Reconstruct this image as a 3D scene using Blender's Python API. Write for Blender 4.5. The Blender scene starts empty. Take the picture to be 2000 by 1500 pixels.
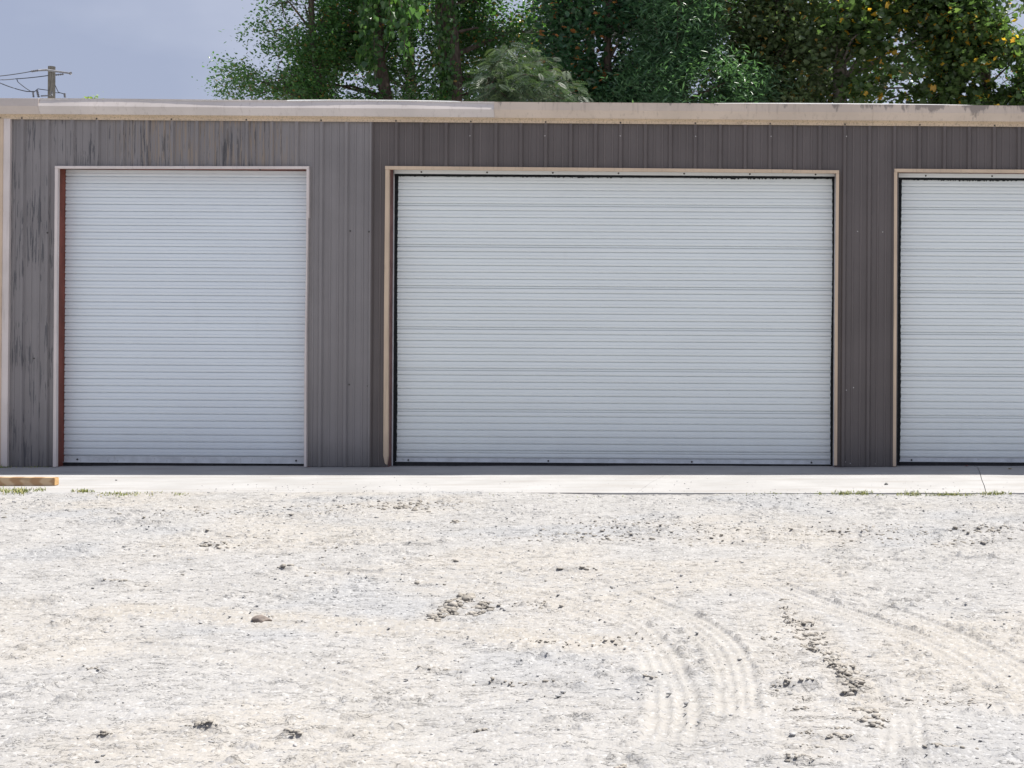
import bpy, bmesh, math, random
import numpy as np
from mathutils import Matrix, Vector

# ------------------------------------------------------------------ camera / light
scene = bpy.context.scene
COL = scene.collection
rng = np.random.default_rng(7)
random.seed(7)

F_PX, XV, YH, DIST = 2480.0, 1500.0, 668.0, 15.5      # focal length in photo pixels, vanishing point, distance to wall
CAM_H = (912.0 - YH) * DIST / F_PX
ROLL = math.radians(0.36)
SX = math.tan(ROLL)                                   # the lot rises very slightly to the right

cam_d = bpy.data.cameras.new('camera')
cam = bpy.data.objects.new('camera', cam_d)
COL.objects.link(cam)
cam_d.sensor_width = 36.0
cam_d.lens = 36.0 * F_PX / 2000.0
cam_d.shift_x = (1000.0 - XV) / 2000.0
cam_d.shift_y = (YH - 750.0) / 2000.0
cam_d.clip_end = 3000.0
cam.matrix_world = Matrix.Translation((0, -DIST, CAM_H)) @ Matrix.Rotation(math.pi / 2, 4, 'X') @ Matrix.Rotation(ROLL, 4, 'Z')
scene.camera = cam

SUN_EL, SUN_AZ = math.radians(66.0), math.radians(65.0)   # azimuth from +Y towards +X
sun_dir = Vector((math.cos(SUN_EL) * math.sin(SUN_AZ), math.cos(SUN_EL) * math.cos(SUN_AZ), math.sin(SUN_EL)))
sd = bpy.data.lights.new('sun', 'SUN')
sd.energy = 4.4
sd.angle = math.radians(0.53)
sd.color = (1.0, 0.955, 0.89)
sun = bpy.data.objects.new('sun', sd)
COL.objects.link(sun)
sun.rotation_euler = (-sun_dir).to_track_quat('-Z', 'Y').to_euler()

world = bpy.data.worlds.new('World')
scene.world = world
world.use_nodes = True
wt = world.node_tree
wt.nodes.clear()
w_out = wt.nodes.new('ShaderNodeOutputWorld')
w_bg = wt.nodes.new('ShaderNodeBackground')
w_sky = wt.nodes.new('ShaderNodeTexSky')
w_sky.sky_type = 'NISHITA'
w_sky.sun_disc = False
w_sky.sun_elevation = SUN_EL
w_sky.sun_rotation = SUN_AZ
w_sky.air_density = 1.0
w_sky.dust_density = 1.5
w_tc = wt.nodes.new('ShaderNodeTexCoord')
w_map = wt.nodes.new('ShaderNodeMapping')
w_map.inputs['Scale'].default_value = (1.0, 1.0, 2.2)
w_no = wt.nodes.new('ShaderNodeTexNoise')
w_no.inputs['Scale'].default_value = 4.2
w_no.inputs['Detail'].default_value = 5.0
w_no.inputs['Roughness'].default_value = 0.5
w_ramp = wt.nodes.new('ShaderNodeValToRGB')            # thin cloud layer: grey-lavender to paler
w_ramp.color_ramp.elements[0].position = 0.36
w_ramp.color_ramp.elements[0].color = (2.18, 2.42, 3.24, 1)
w_ramp.color_ramp.elements[1].position = 0.66
w_ramp.color_ramp.elements[1].color = (2.95, 3.15, 3.90, 1)
w_mix = wt.nodes.new('ShaderNodeMix')
w_mix.data_type = 'RGBA'
w_mix.inputs['Factor'].default_value = 0.90
wt.links.new(w_tc.outputs['Generated'], w_map.inputs['Vector'])
wt.links.new(w_map.outputs['Vector'], w_no.inputs['Vector'])
wt.links.new(w_no.outputs['Fac'], w_ramp.inputs['Fac'])
wt.links.new(w_sky.outputs['Color'], w_mix.inputs[6])
wt.links.new(w_ramp.outputs['Color'], w_mix.inputs[7])
wt.links.new(w_mix.outputs[2], w_bg.inputs['Color'])
w_bg.inputs['Strength'].default_value = 0.095
wt.links.new(w_bg.outputs['Background'], w_out.inputs['Surface'])

scene.view_settings.view_transform = 'Standard'
scene.view_settings.look = 'None'
scene.view_settings.gamma = 1.0
scene.view_settings.use_curve_mapping = False
scene.view_settings.exposure = 0.90

# ------------------------------------------------------------------ pixel -> place helpers
_c, _s = math.cos(ROLL), math.sin(ROLL)

def P(px, py, Y=0.0):
    """point on the vertical plane at depth Y that a photo pixel looks at"""
    dx, dy = px - XV, py - YH
    ux, uy = dx * _c + dy * _s, -dx * _s + dy * _c
    k = (Y + DIST) / F_PX
    return Vector((ux * k, Y, CAM_H - uy * k))

def G(px, py, dz=0.0):
    """point of the lot that a photo pixel looks at"""
    d = F_PX * (CAM_H - dz) / max(py - YH, 1.0)
    return P(px, py, d - DIST)

def pix(X, Y, Z):
    k = F_PX / (Y + DIST)
    ux, uy = X * k, (CAM_H - Z) * k
    return XV + ux * _c - uy * _s, YH + ux * _s + uy * _c

def gz(x):
    return SX * x

# ------------------------------------------------------------------ scene helpers
def tag(o, label=None, cat=None, group=None, kind=None):
    if label: o['label'] = label
    if cat: o['category'] = cat
    if group: o['group'] = group
    if kind: o['kind'] = kind
    return o

def empty(name, loc):
    o = bpy.data.objects.new(name, None)
    COL.objects.link(o)
    o.location = loc
    o.empty_display_size = 0.3
    return o

def link(name, me, mat, parent=None, loc=None):
    o = bpy.data.objects.new(name, me)
    COL.objects.link(o)
    if mat is not None and len(me.materials) == 0:
        me.materials.append(mat)
    if loc is not None:
        o.location = loc
    if parent is not None:
        o.parent = parent
        pw = Vector((0, 0, 0))
        p = parent
        while p is not None:
            pw += p.location
            p = p.parent
        o.location = o.location - pw
    return o

def mesh_py(name, verts, faces, smooth=False):
    me = bpy.data.meshes.new(name)
    me.from_pydata([tuple(v) for v in verts], [], faces)
    me.update()
    if smooth:
        me.polygons.foreach_set('use_smooth', [True] * len(me.polygons))
    return me

def fix_normals(me):
    bm = bmesh.new(); bm.from_mesh(me)
    bmesh.ops.recalc_face_normals(bm, faces=bm.faces)
    bm.to_mesh(me); bm.free()

def mesh_np(name, verts, loops, sizes, smooth=False):
    """fast mesh: verts (n,3), flat loop vertex indices, polygon sizes"""
    me = bpy.data.meshes.new(name)
    me.vertices.add(len(verts))
    me.vertices.foreach_set('co', np.ascontiguousarray(verts, dtype=np.float32).ravel())
    me.loops.add(len(loops))
    me.loops.foreach_set('vertex_index', np.ascontiguousarray(loops, dtype=np.int32))
    starts = np.concatenate(([0], np.cumsum(sizes)[:-1])).astype(np.int32)
    me.polygons.add(len(sizes))
    me.polygons.foreach_set('loop_start', starts)
    if smooth:
        me.polygons.foreach_set('use_smooth', np.ones(len(sizes), dtype=bool))
    me.update(calc_edges=True)
    return me

def attr(me, name, vals):
    a = me.attributes.new(name, 'FLOAT', 'POINT')
    a.data.foreach_set('value', np.ascontiguousarray(vals, dtype=np.float32))

def box_data(x0, x1, y0, y1, z0, z1):
    v = [(x0, y0, z0), (x1, y0, z0), (x1, y1, z0), (x0, y1, z0), (x0, y0, z1), (x1, y0, z1), (x1, y1, z1), (x0, y1, z1)]
    f = [(0, 3, 2, 1), (4, 5, 6, 7), (0, 1, 5, 4), (1, 2, 6, 5), (2, 3, 7, 6), (3, 0, 4, 7)]
    return v, f

def box(name, b, mat, parent=None, bevel=0.0):
    v, f = box_data(*b)
    me = mesh_py(name, v, f)
    if bevel:
        bm = bmesh.new(); bm.from_mesh(me)
        bmesh.ops.bevel(bm, geom=bm.edges[:], offset=bevel, segments=2, affect='EDGES')
        bm.to_mesh(me); bm.free()
    return link(name, me, mat, parent)

def prism(name, poly_px, y0, y1, mat, parent=None, bevel=0.0):
    """outline read at depth y0, given real thickness back to y1"""
    pts = [P(a, b, y0) for a, b in poly_px]
    n = len(pts)
    v = [(p.x, y0, p.z) for p in pts] + [(p.x, y1, p.z) for p in pts]
    f = [tuple(range(n)), tuple(range(2 * n - 1, n - 1, -1))]
    f += [(i, i + n, (i + 1) % n + n, (i + 1) % n) for i in range(n)]
    me = mesh_py(name, v, f)
    fix_normals(me)
    if bevel:
        bm = bmesh.new(); bm.from_mesh(me)
        bmesh.ops.bevel(bm, geom=bm.edges[:], offset=bevel, segments=1, affect='EDGES')
        bm.to_mesh(me); bm.free()
    return link(name, me, mat, parent)

def tube_data(pts, radii, sides=8):
    pts = [Vector(p) for p in pts]
    v, f = [], []
    for i, p in enumerate(pts):
        d = (pts[min(i + 1, len(pts) - 1)] - pts[max(i - 1, 0)]).normalized()
        up = Vector((0, 1, 0)) if abs(d.y) < 0.9 else Vector((1, 0, 0))
        a = d.cross(up).normalized(); b = d.cross(a)
        for k in range(sides):
            t = 2 * math.pi * k / sides
            v.append(p + (a * math.cos(t) + b * math.sin(t)) * radii[i])
    for i in range(len(pts) - 1):
        for k in range(sides):
            k2 = (k + 1) % sides
            f.append((i * sides + k, i * sides + k2, (i + 1) * sides + k2, (i + 1) * sides + k))
    f.append(tuple(range(sides)))
    f.append(tuple((len(pts) - 1) * sides + k for k in reversed(range(sides))))
    return v, f

class Bag:
    def __init__(self): self.v, self.f = [], []
    def add(self, vf):
        o = len(self.v)
        self.v += [tuple(p) for p in vf[0]]
        self.f += [tuple(i + o for i in q) for q in vf[1]]
    def build(self, name, mat, parent=None, smooth=False):
        return link(name, mesh_py(name, self.v, self.f, smooth), mat, parent)

# ------------------------------------------------------------------ material helpers
RIB_P = P(46 + 48.6, 280).x - P(46, 280).x
RIB0 = P(46, 280).x

class NT:
    def __init__(self, name, rough=0.7, spec=0.5, metal=0.0):
        self.m = bpy.data.materials.new(name)
        self.m.use_nodes = True
        self.t = self.m.node_tree
        self.b = self.t.nodes['Principled BSDF']
        self.b.inputs['Roughness'].default_value = rough
        self.b.inputs['Specular IOR Level'].default_value = spec
        self.b.inputs['Metallic'].default_value = metal
        self.out = self.t.nodes['Material Output']
    def n(self, typ, **kw):
        x = self.t.nodes.new(typ)
        for k, v in kw.items(): setattr(x, k, v)
        return x
    def l(self, a, b): self.t.links.new(a, b)
    def coord(self, kind='Object', scale=(1, 1, 1), loc=(0, 0, 0)):
        if kind == 'Position':
            o = self.n('ShaderNodeNewGeometry').outputs['Position']
        else:
            o = self.n('ShaderNodeTexCoord').outputs[kind]
        mp = self.n('ShaderNodeMapping')
        mp.inputs['Scale'].default_value = scale
        mp.inputs['Location'].default_value = loc
        self.l(o, mp.inputs['Vector'])
        return mp.outputs['Vector']
    def noise(self, vec, scale=5, detail=4, rough=0.55, dist=0.0):
        x = self.n('ShaderNodeTexNoise')
        x.inputs['Scale'].default_value = scale
        x.inputs['Detail'].default_value = detail
        x.inputs['Roughness'].default_value = rough
        x.inputs['Distortion'].default_value = dist
        self.l(vec, x.inputs['Vector'])
        return x.outputs['Fac']
    def voronoi(self, vec, scale=5, feature='F1', out='Distance'):
        x = self.n('ShaderNodeTexVoronoi', feature=feature)
        x.inputs['Scale'].default_value = scale
        self.l(vec, x.inputs['Vector'])
        return x.outputs[out]
    def step(self, val, a, b, lo=0.0, hi=1.0):
        x = self.n('ShaderNodeMapRange', interpolation_type='SMOOTHSTEP')
        x.inputs['From Min'].default_value = a
        x.inputs['From Max'].default_value = b
        x.inputs['To Min'].default_value = lo
        x.inputs['To Max'].default_value = hi
        self.l(val, x.inputs['Value'])
        return x.outputs['Result']
    def math(self, op, a, b=None):
        x = self.n('ShaderNodeMath', operation=op)
        for i, q in enumerate((a, b)):
            if q is None: continue
            if isinstance(q, (int, float)): x.inputs[i].default_value = q
            else: self.l(q, x.inputs[i])
        return x.outputs[0]
    def mix(self, fac, a, b, blend='MIX'):
        x = self.n('ShaderNodeMix', data_type='RGBA', blend_type=blend)
        for s, q in ((x.inputs[0], fac), (x.inputs[6], a), (x.inputs[7], b)):
            if isinstance(q, (int, float)): s.default_value = q
            elif isinstance(q, (tuple, list)): s.default_value = (*q[:3], 1)
            else: self.l(q, s)
        return x.outputs[2]
    def ramp(self, fac, stops):
        x = self.n('ShaderNodeValToRGB')
        e = x.color_ramp.elements
        while len(e) < len(stops): e.new(0.5)
        for i, (p, c) in enumerate(stops):
            e[i].position = p; e[i].color = (*c[:3], 1)
        self.l(fac, x.inputs['Fac'])
        return x.outputs['Color']
    def sep(self, vec):
        x = self.n('ShaderNodeSeparateXYZ'); self.l(vec, x.inputs[0]); return x.outputs
    def attr(self, name):
        return self.n('ShaderNodeAttribute', attribute_name=name).outputs['Fac']
    def rand(self):
        return self.n('ShaderNodeObjectInfo').outputs['Random']
    def color(self, c):
        if isinstance(c, tuple): self.b.inputs['Base Color'].default_value = (*c[:3], 1)
        else: self.l(c, self.b.inputs['Base Color'])
    def bump(self, h, strength=0.3, dist=0.01):
        x = self.n('ShaderNodeBump')
        x.inputs['Strength'].default_value = strength
        x.inputs['Distance'].default_value = dist
        self.l(h, x.inputs['Height'])
        self.l(x.outputs['Normal'], self.b.inputs['Normal'])

def mat_siding(name, base, peel, peel_amt, tint=None):
    t = NT(name, rough=0.55, spec=0.35)
    v = t.coord('Position', (1, 1, 1))
    x, y, z = t.sep(v)
    big = t.noise(v, 0.9, 3)
    col = t.mix(t.step(big, 0.3, 0.7), tuple(c * 0.90 for c in base), tuple(c * 1.08 for c in base))
    vs = t.coord('Position', (14.0, 14.0, 0.35))
    streak = t.noise(vs, 2.2, 4)
    col = t.mix(t.step(streak, 0.42, 0.75, 0, 0.25), col, tuple(c * 0.72 for c in base))
    grime = t.step(t.math('ADD', z, t.math('MULTIPLY', t.noise(v, 3.0, 4), 0.4)), 0.75, 0.05, 0, 0.5)
    col = t.mix(grime, col, (0.10, 0.095, 0.09))
    if tint:
        vt = t.coord('Position', (20.0, 20.0, 1.3), (3.1, 0, 0))
        m1 = t.step(t.noise(vt, 1.6, 4), 0.46, 0.62, 0, 1.0)
        mx = t.math('MULTIPLY', t.step(x, P(180, 280).x, P(330, 280).x), t.step(x, P(620, 280).x, P(500, 280).x))
        mz = t.step(z, P(300, 345).z, P(300, 300).z)
        mm = t.math('MULTIPLY', t.math('MULTIPLY', mx, mz), m1)
        col = t.mix(t.math('MULTIPLY', mm, 0.75), col, tint)
    # paint worn along the stiffener edges
    ph = t.math('FRACT', t.math('DIVIDE', t.math('SUBTRACT', x, RIB0 - 40 * RIB_P), RIB_P))
    la = t.math('ABSOLUTE', t.math('SUBTRACT', ph, 0.345 + 0.008 / RIB_P)); lb_ = t.math('ABSOLUTE', t.math('SUBTRACT', ph, 0.665 + 0.008 / RIB_P))
    ln = t.step(t.math('MINIMUM', la, lb_), 0.014, 0.004)
    lv = t.step(t.noise(t.coord('Position', (7, 1, 0.5), (0.2, 0, 0)), 1.0, 3), 0.32, 0.58)
    ln = t.math('MULTIPLY', ln, lv)
    col = t.mix(t.math('MULTIPLY', ln, 0.55), col, tuple(c * 0.62 for c in base) if peel_amt else tuple(c * 2.0 for c in base))
    if peel_amt:
        vp = t.coord('Position', (46.0, 46.0, 2.3), (1.7, 0, 0.4))
        n1 = t.noise(vp, 1.0, 5, 0.6, 0.25)
        vq = t.coord('Position', (1.2, 1.2, 0.8))
        zone = t.math('MULTIPLY', t.step(t.noise(vq, 1.6, 3), 0.40, 0.60),
                      t.step(x, P(620, 280).x, P(480, 280).x))
        th = t.math('ADD', n1, t.math('ADD', t.math('MULTIPLY', zone, 0.10), t.math('MULTIPLY', ln, 0.02)))
        m = t.math('MULTIPLY', t.step(th, 0.640, 0.650, 0, peel_amt), t.step(x, P(600, 280).x, P(560, 280).x))
        col = t.mix(m, col, peel)
        rust = t.step(t.noise(t.coord('Position', (9, 9, 7)), 1.0, 3), 0.775, 0.80)
        col = t.mix(t.math('MULTIPLY', rust, t.step(x, P(260, 280).x, P(100, 280).x)), col, (0.22, 0.09, 0.02))
        t.bump(th, 0.12, 0.003)
    else:
        t.bump(t.noise(v, 2.5, 3), 0.25, 0.012)
        sc = t.step(t.noise(t.coord('Position', (2.0, 2.0, 9.0)), 7.0, 4), 0.76, 0.80, 0, 0.3)
        col = t.mix(sc, col, (0.24, 0.23, 0.23))
    t.color(col)
    return t.m

def mat_trim(name, base, dirt=0.0, stain_from=None, lower_dirt=None):
    t = NT(name, rough=0.5, spec=0.4)
    v = t.coord('Position')
    x, y, z = t.sep(v)
    n = t.noise(v, 1.7, 4)
    col = t.mix(t.step(n, 0.3, 0.7), tuple(c * 0.92 for c in base), tuple(min(c * 1.06, 0.9) for c in base))
    vs = t.coord('Position', (30, 30, 2.0))
    s = t.noise(vs, 1.0, 5, 0.62)
    col = t.mix(t.step(s, 0.52, 0.78, 0, dirt), col, (0.20, 0.155, 0.12))
    if stain_from is not None:
        vb = t.coord('Position', (6.5, 6.5, 2.2), (0.3, 0, 0))
        b = t.noise(vb, 1.0, 6, 0.68)
        zz = t.step(z, P(1700, 236).z, P(1700, 203).z, -0.16, 0.07)
        xx = t.step(x, stain_from, stain_from + 1.6, -0.10, 0.02)
        a = t.math('ADD', t.math('ADD', b, zz), xx)
        col = t.mix(t.step(a, 0.50, 0.60, 0, 0.6), col, (0.115, 0.10, 0.095))
    if lower_dirt:
        vm = t.coord('Position', (55, 55, 40))
        d = t.noise(vm, 1.0, 5, 0.65)
        col = t.mix(t.step(d, 0.46, 0.70, 0, lower_dirt), col, (0.115, 0.095, 0.05))
    t.color(col)
    t.bump(t.noise(v, 6, 3), 0.15, 0.004)
    return t.m

def mat_plain(name, base, rough=0.6, spec=0.4, var=0.12, scale=6.0, metal=0.0, dirt=None, stretch=(1, 1, 1)):
    t = NT(name, rough, spec, metal)
    v = t.coord('Position', stretch)
    n = t.noise(v, scale, 5)
    col = t.mix(t.step(n, 0.3, 0.7), tuple(c * (1 - var) for c in base), tuple(min(1, c * (1 + var)) for c in base))
    if dirt:
        col = t.mix(t.step(t.noise(v, scale * 3.3, 5, 0.65), 0.55, 0.72, 0, dirt[1]), col, dirt[0])
    t.color(col)
    t.bump(n, 0.15, 0.004)
    return t.m

def mat_curtain(name, base):
    t = NT(name, rough=0.36, spec=0.5)
    v = t.coord('Position')
    x, y, z = t.sep(v)
    n = t.noise(t.coord('Position', (0.5, 1, 2.2)), 1.3, 4)
    col = t.mix(t.step(n, 0.3, 0.7), tuple(c * 0.965 for c in base), base)
    sm = t.noise(t.coord('Position', (5, 1, 0.8)), 1.0, 6, 0.65)
    col = t.mix(t.step(sm, 0.60, 0.85, 0, 0.10), col, (0.42, 0.40, 0.36))
    low = t.step(t.math('ADD', z, t.math('MULTIPLY', sm, 0.5)), 0.75, 0.1, 0, 0.22)
    col = t.mix(low, col, (0.50, 0.48, 0.44))
    sp = t.step(t.noise(t.coord('Position', (11, 1, 30)), 1.0, 3), 0.755, 0.785, 0, 0.35)
    col = t.mix(sp, col, (0.33, 0.33, 0.34))
    rv = t.step(t.rand(), 0, 1, 0.975, 1.0)
    col = t.mix(1.0, col, t.n('ShaderNodeCombineColor').outputs[0], 'MIX') if False else col
    t.color(col)
    t.bump(t.noise(t.coord('Position', (0.6, 1, 6)), 3.0, 3), 0.10, 0.01)
    return t.m

M_LIGHT = mat_siding('light_grey_siding_paint', (0.245, 0.228, 0.226), (0.085, 0.085, 0.092), 0.80, tint=(0.30, 0.235, 0.175))
M_DARK = mat_siding('charcoal_siding_paint', (0.126, 0.109, 0.104), None, 0.0)
M_TAN = mat_trim('tan_trim_paint', (0.62, 0.48, 0.345), 0.30)
M_PINK = mat_trim('pale_pinkish_trim_paint', (0.68, 0.61, 0.575), 0.28)
M_EAVE_T = mat_trim('tan_eave_paint', (0.61, 0.51, 0.42), 0.35, stain_from=P(1560, 220).x)
M_EAVE_P = mat_trim('pale_eave_paint', (0.63, 0.575, 0.54), 0.30)
M_EAVE_E = mat_trim('corner_eave_paint', (0.56, 0.49, 0.44), 0.15)
M_FLANGE = mat_trim('mildewed_tan_flange', (0.62, 0.49, 0.35), 0.25, lower_dirt=0.5)
M_RED = mat_plain('red_oxide_primer', (0.225, 0.072, 0.052), 0.6, 0.3, 0.22, 5.0, dirt=((0.10, 0.04, 0.035), 0.5), stretch=(1, 1, 0.4))
M_MAROON = mat_plain('dull_maroon_primer', (0.20, 0.105, 0.095), 0.6, 0.3, 0.2, 5.0)
M_CURT = mat_curtain('white_curtain_enamel', (0.805, 0.85, 0.845))
M_CURT_L = mat_curtain('cool_white_curtain_enamel', (0.765, 0.82, 0.855))
M_GUIDE = mat_plain('galvanised_guide', (0.60, 0.62, 0.63), 0.45, 0.5, 0.1, 8.0, dirt=((0.3, 0.29, 0.27), 0.4))
M_BRUSH = mat_plain('black_brush_seal', (0.018, 0.02, 0.022), 0.9, 0.2, 0.3, 30.0)
M_RUBBER = mat_plain('dark_rubber', (0.03, 0.03, 0.032), 0.8, 0.3, 0.2, 20.0)
M_SCREW = mat_plain('dark_screw_head', (0.05, 0.045, 0.04), 0.5, 0.5, 0.2, 40.0)
M_SCREWL = mat_plain('bright_screw_head', (0.55, 0.53, 0.52), 0.4, 0.5, 0.1, 40.0)
M_ROOF = mat_plain('white_roof_sheet', (0.72, 0.72, 0.70), 0.45, 0.5, 0.08, 2.0)
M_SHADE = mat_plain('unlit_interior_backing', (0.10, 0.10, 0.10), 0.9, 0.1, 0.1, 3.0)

# ------------------------------------------------------------------ numpy value noise
def vnoise(x, y, seed=0):
    xi = np.floor(x).astype(np.int64); yi = np.floor(y).astype(np.int64)
    fx = x - xi; fy = y - yi
    fx = fx * fx * fx * (fx * (fx * 6 - 15) + 10); fy = fy * fy * fy * (fy * (fy * 6 - 15) + 10)
    def h(a, b):
        n = (a * 374761393 + b * 668265263 + seed * 974711) & 0xffffffff
        n = ((n ^ (n >> 13)) * 1274126177) & 0xffffffff
        n = (n ^ (n >> 16)) & 0xffff
        return n / 65535.0
    a, b, c, d = h(xi, yi), h(xi + 1, yi), h(xi, yi + 1), h(xi + 1, yi + 1)
    return (a * (1 - fx) + b * fx) * (1 - fy) + (c * (1 - fx) + d * fx) * fy

def fbm(x, y, scale, octv=4, seed=0, gain=0.5):
    s, a, t = 0.0, 1.0, 0.0
    for k in range(octv):
        s = s + a * vnoise(x * scale, y * scale, seed + k * 17); t += a
        scale *= 2.03; a *= gain
    return s / t

def sstep(v, a, b):
    t = np.clip((v - a) / (b - a), 0, 1)
    return t * t * (3 - 2 * t)

# ------------------------------------------------------------------ ground: one sheet to the horizon
SLAB_FRONT = F_PX * CAM_H / (963.0 - YH) - DIST
def graded(a, b, step, far, grow=1.22):
    core = list(np.arange(a, b + step * 0.5, step))
    lo, hi = [], []
    s = step; v = a
    while v > -far: s *= grow; v -= s; lo.append(v)
    s = step; v = core[-1]
    while v < far: s *= grow; v += s; hi.append(v)
    return np.array(lo[::-1] + core + hi)

gx = graded(-8.1, 2.9, 0.0125, 900)
gy = graded(-11.3, SLAB_FRONT + 0.12, 0.0122, 900)
GX, GY = np.meshgrid(gx, gy)
X, Y = GX.ravel(), GY.ravel()
near = (X > -9) & (X < 3.6) & (Y > -12) & (Y < 0.5)
xn, yn = X[near], Y[near]

def poly_dist(x, y, pts):
    """distance to polyline, along-length and signed side"""
    best = np.full(x.shape, 1e9); along = np.zeros(x.shape); side = np.zeros(x.shape)
    acc = 0.0
    for (ax, ay), (bx, by) in zip(pts[:-1], pts[1:]):
        dx, dy = bx - ax, by - ay
        L = math.hypot(dx, dy)
        t = np.clip(((x - ax) * dx + (y - ay) * dy) / (L * L), 0, 1)
        ex, ey = x - (ax + t * dx), y - (ay + t * dy)
        d = np.hypot(ex, ey)
        m = d < best
        best[m] = d[m]; along[m] = acc + t[m] * L
        side[m] = np.sign(dx * ey - dy * ex)[m]
        acc += L
    return best, along, side, acc

def smooth_px(pts, n=6):
    g = [G(a, b) for a, b in pts]
    g = [(p.x, p.y) for p in g]
    out = []
    for i in range(len(g) - 1):
        p0, p1, p2, p3 = g[max(i - 1, 0)], g[i], g[i + 1], g[min(i + 2, len(g) - 1)]
        for k in range(n):
            t = k / n
            out.append(tuple(0.5 * (2 * p1[j] + (p2[j] - p0[j]) * t + (2 * p0[j] - 5 * p1[j] + 4 * p2[j] - p3[j]) * t * t
                                    + (-p0[j] + 3 * p1[j] - 3 * p2[j] + p3[j]) * t ** 3) for j in (0, 1)))
    out.append(g[-1])
    return out

h = (fbm(xn, yn, 0.7, 3, 1) - 0.5) * 0.05
rough_mask = sstep(fbm(xn, yn, 1.1, 3, 40), 0.42, 0.66)
h += (fbm(xn * 0.7, yn, 9.0, 4, 5, 0.62) - 0.5) * (0.007 + 0.014 * rough_mask)
h += sstep(fbm(xn * 0.6, yn, 30.0, 2, 15), 0.60, 0.74) * 0.007
cl = fbm(xn * 0.55, yn, 17.0, 3, 9, 0.55)
clm = sstep(fbm(xn, yn, 1.9, 3, 77), 0.50, 0.68)
h += sstep(cl, 0.60, 0.72) * (0.004 + 0.017 * clm)
sand = sstep(fbm(xn, yn, 0.55, 3, 120), 0.46, 0.66) * 0.65
sand = np.maximum(sand, np.exp(-((yn + 9.0) / 1.3) ** 2) * 0.55 * sstep(fbm(xn, yn, 0.8, 2, 130), 0.3, 0.6))
track = np.zeros(xn.shape)
blue = sstep(fbm(xn, yn, 0.95, 4, 200), 0.52, 0.70)

def smooth_track(px, width, depth, ribs, sand_amt=0.5, sipe=0.075):
    """tyre print: long grooves, fine cross sipes, soft shoulders"""
    global h, sand, track
    depth = depth * 1.15
    d, a, s, L = poly_dist(xn, yn, smooth_px(px))
    d = d + (fbm(xn, yn, 3.0, 2, 320) - 0.5) * 0.02
    w = width / 2
    m = sstep(d, w * 1.05, w * 0.9)
    fade = sstep(a, 0, 0.35) * sstep(L - a, 0, 0.35) * sstep(fbm(xn, yn, 2.3, 2, 300 + len(px)), 0.05, 0.30)
    u = d * s / w
    groove = 0.5 + 0.5 * np.cos(u * math.pi * ribs)
    cross = ((a + np.abs(u) * 0.03) / sipe) % 1.0
    prof = depth * (1.5 * sstep(groove, 0.72, 0.95) - 0.7 + 0.6 * cross ** 2 * sstep(groove, 0.6, 0.3))
    berm = depth * 0.45 * np.exp(-((d - w * 1.12) / (0.02)) ** 2) * (0.5 + fbm(xn, yn, 14, 2, 55))
    h = h * (1 - m * fade * 0.75) + fade * (m * prof + berm)
    sand = np.maximum(sand, fade * sand_amt * sstep(d, w * 2.2, w * 0.6))
    track = np.maximum(track, fade * m)

def lug_track(px, width, height, pitch=0.11, sand_amt=0.8):
    """heavy lug tyre in soft soil: thrown-up bars on both sides of a smooth centre"""
    global h, sand
    d, a, s, L = poly_dist(xn, yn, smooth_px(px))
    w = width / 2
    fade = sstep(a, 0, 0.3) * sstep(L - a, 0, 0.4)
    patch = sstep(fbm(xn, yn, 2.6, 3, 410), 0.22, 0.45)
    u = d / w
    ph = (a + s * pitch * 0.25 + d * 0.35) / pitch
    fr = (ph + 0.5 * (fbm(xn, yn, 5, 2, 420) - 0.5)) % 1.0
    lug = sstep(fr, 0.25, 0.85) * sstep(fr, 1.0, 0.93) * sstep(u, 1.12, 0.86)
    crumble = 0.55 + 0.8 * fbm(xn, yn, 9, 3, 430)
    m = sstep(u, 1.15, 0.95)
    h = h * (1 - m * fade * 0.5) + fade * patch * (lug * height * crumble - m * height * 0.25)
    sand = np.maximum(sand, fade * sand_amt * sstep(u, 1.9, 0.8))

smooth_track([(560, 1110), (930, 1140), (1180, 1198), (1268, 1255), (1306, 1320), (1316, 1400), (1290, 1470)], 0.22, 0.0075, 4, 0.4)
smooth_track([(1190, 1150), (1330, 1200), (1410, 1258), (1440, 1330), (1440, 1420)], 0.20, 0.007, 4, 0.4)
smooth_track([(1480, 1130), (1620, 1185), (1830, 1262), (1945, 1345), (1990, 1420)], 0.20, 0.0065, 3, 0.35)
smooth_track([(1650, 1170), (1800, 1215), (1960, 1290), (2040, 1350)], 0.20, 0.006, 4, 0.3)
smooth_track([(1728, 1310), (1752, 1360), (1765, 1430), (1760, 1500)], 0.19, 0.007, 4, 0.2)
smooth_track([(120, 1180), (380, 1196), (640, 1212), (860, 1222), (1130, 1248), (1320, 1262)], 0.30, 0.008, 5, 0.8)
smooth_track([(-20, 1300), (220, 1262), (520, 1290), (760, 1360)], 0.22, 0.007, 4, 0.25)
lug_track([(1545, 1185), (1575, 1222), (1610, 1262), (1640, 1298), (1665, 1330), (1690, 1376), (1712, 1430)], 0.18, 0.016, 0.13, 0.7)
lug_track([(1535, 1165), (1528, 1200), (1545, 1240), (1575, 1270)], 0.17, 0.012, 0.12, 0.6)
lug_track([(1450, 1165), (1490, 1240), (1540, 1330), (1570, 1420), (1590, 1520)], 0.20, 0.010, 0.14, 0.4)
lug_track([(930, 1140), (905, 1170), (870, 1195), (820, 1225)], 0.26, 0.014, 0.17, 0.5)
lug_track([(1200, 1268), (1080, 1252), (980, 1250), (880, 1262)], 0.16, 0.010, 0.09, 0.6)
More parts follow.
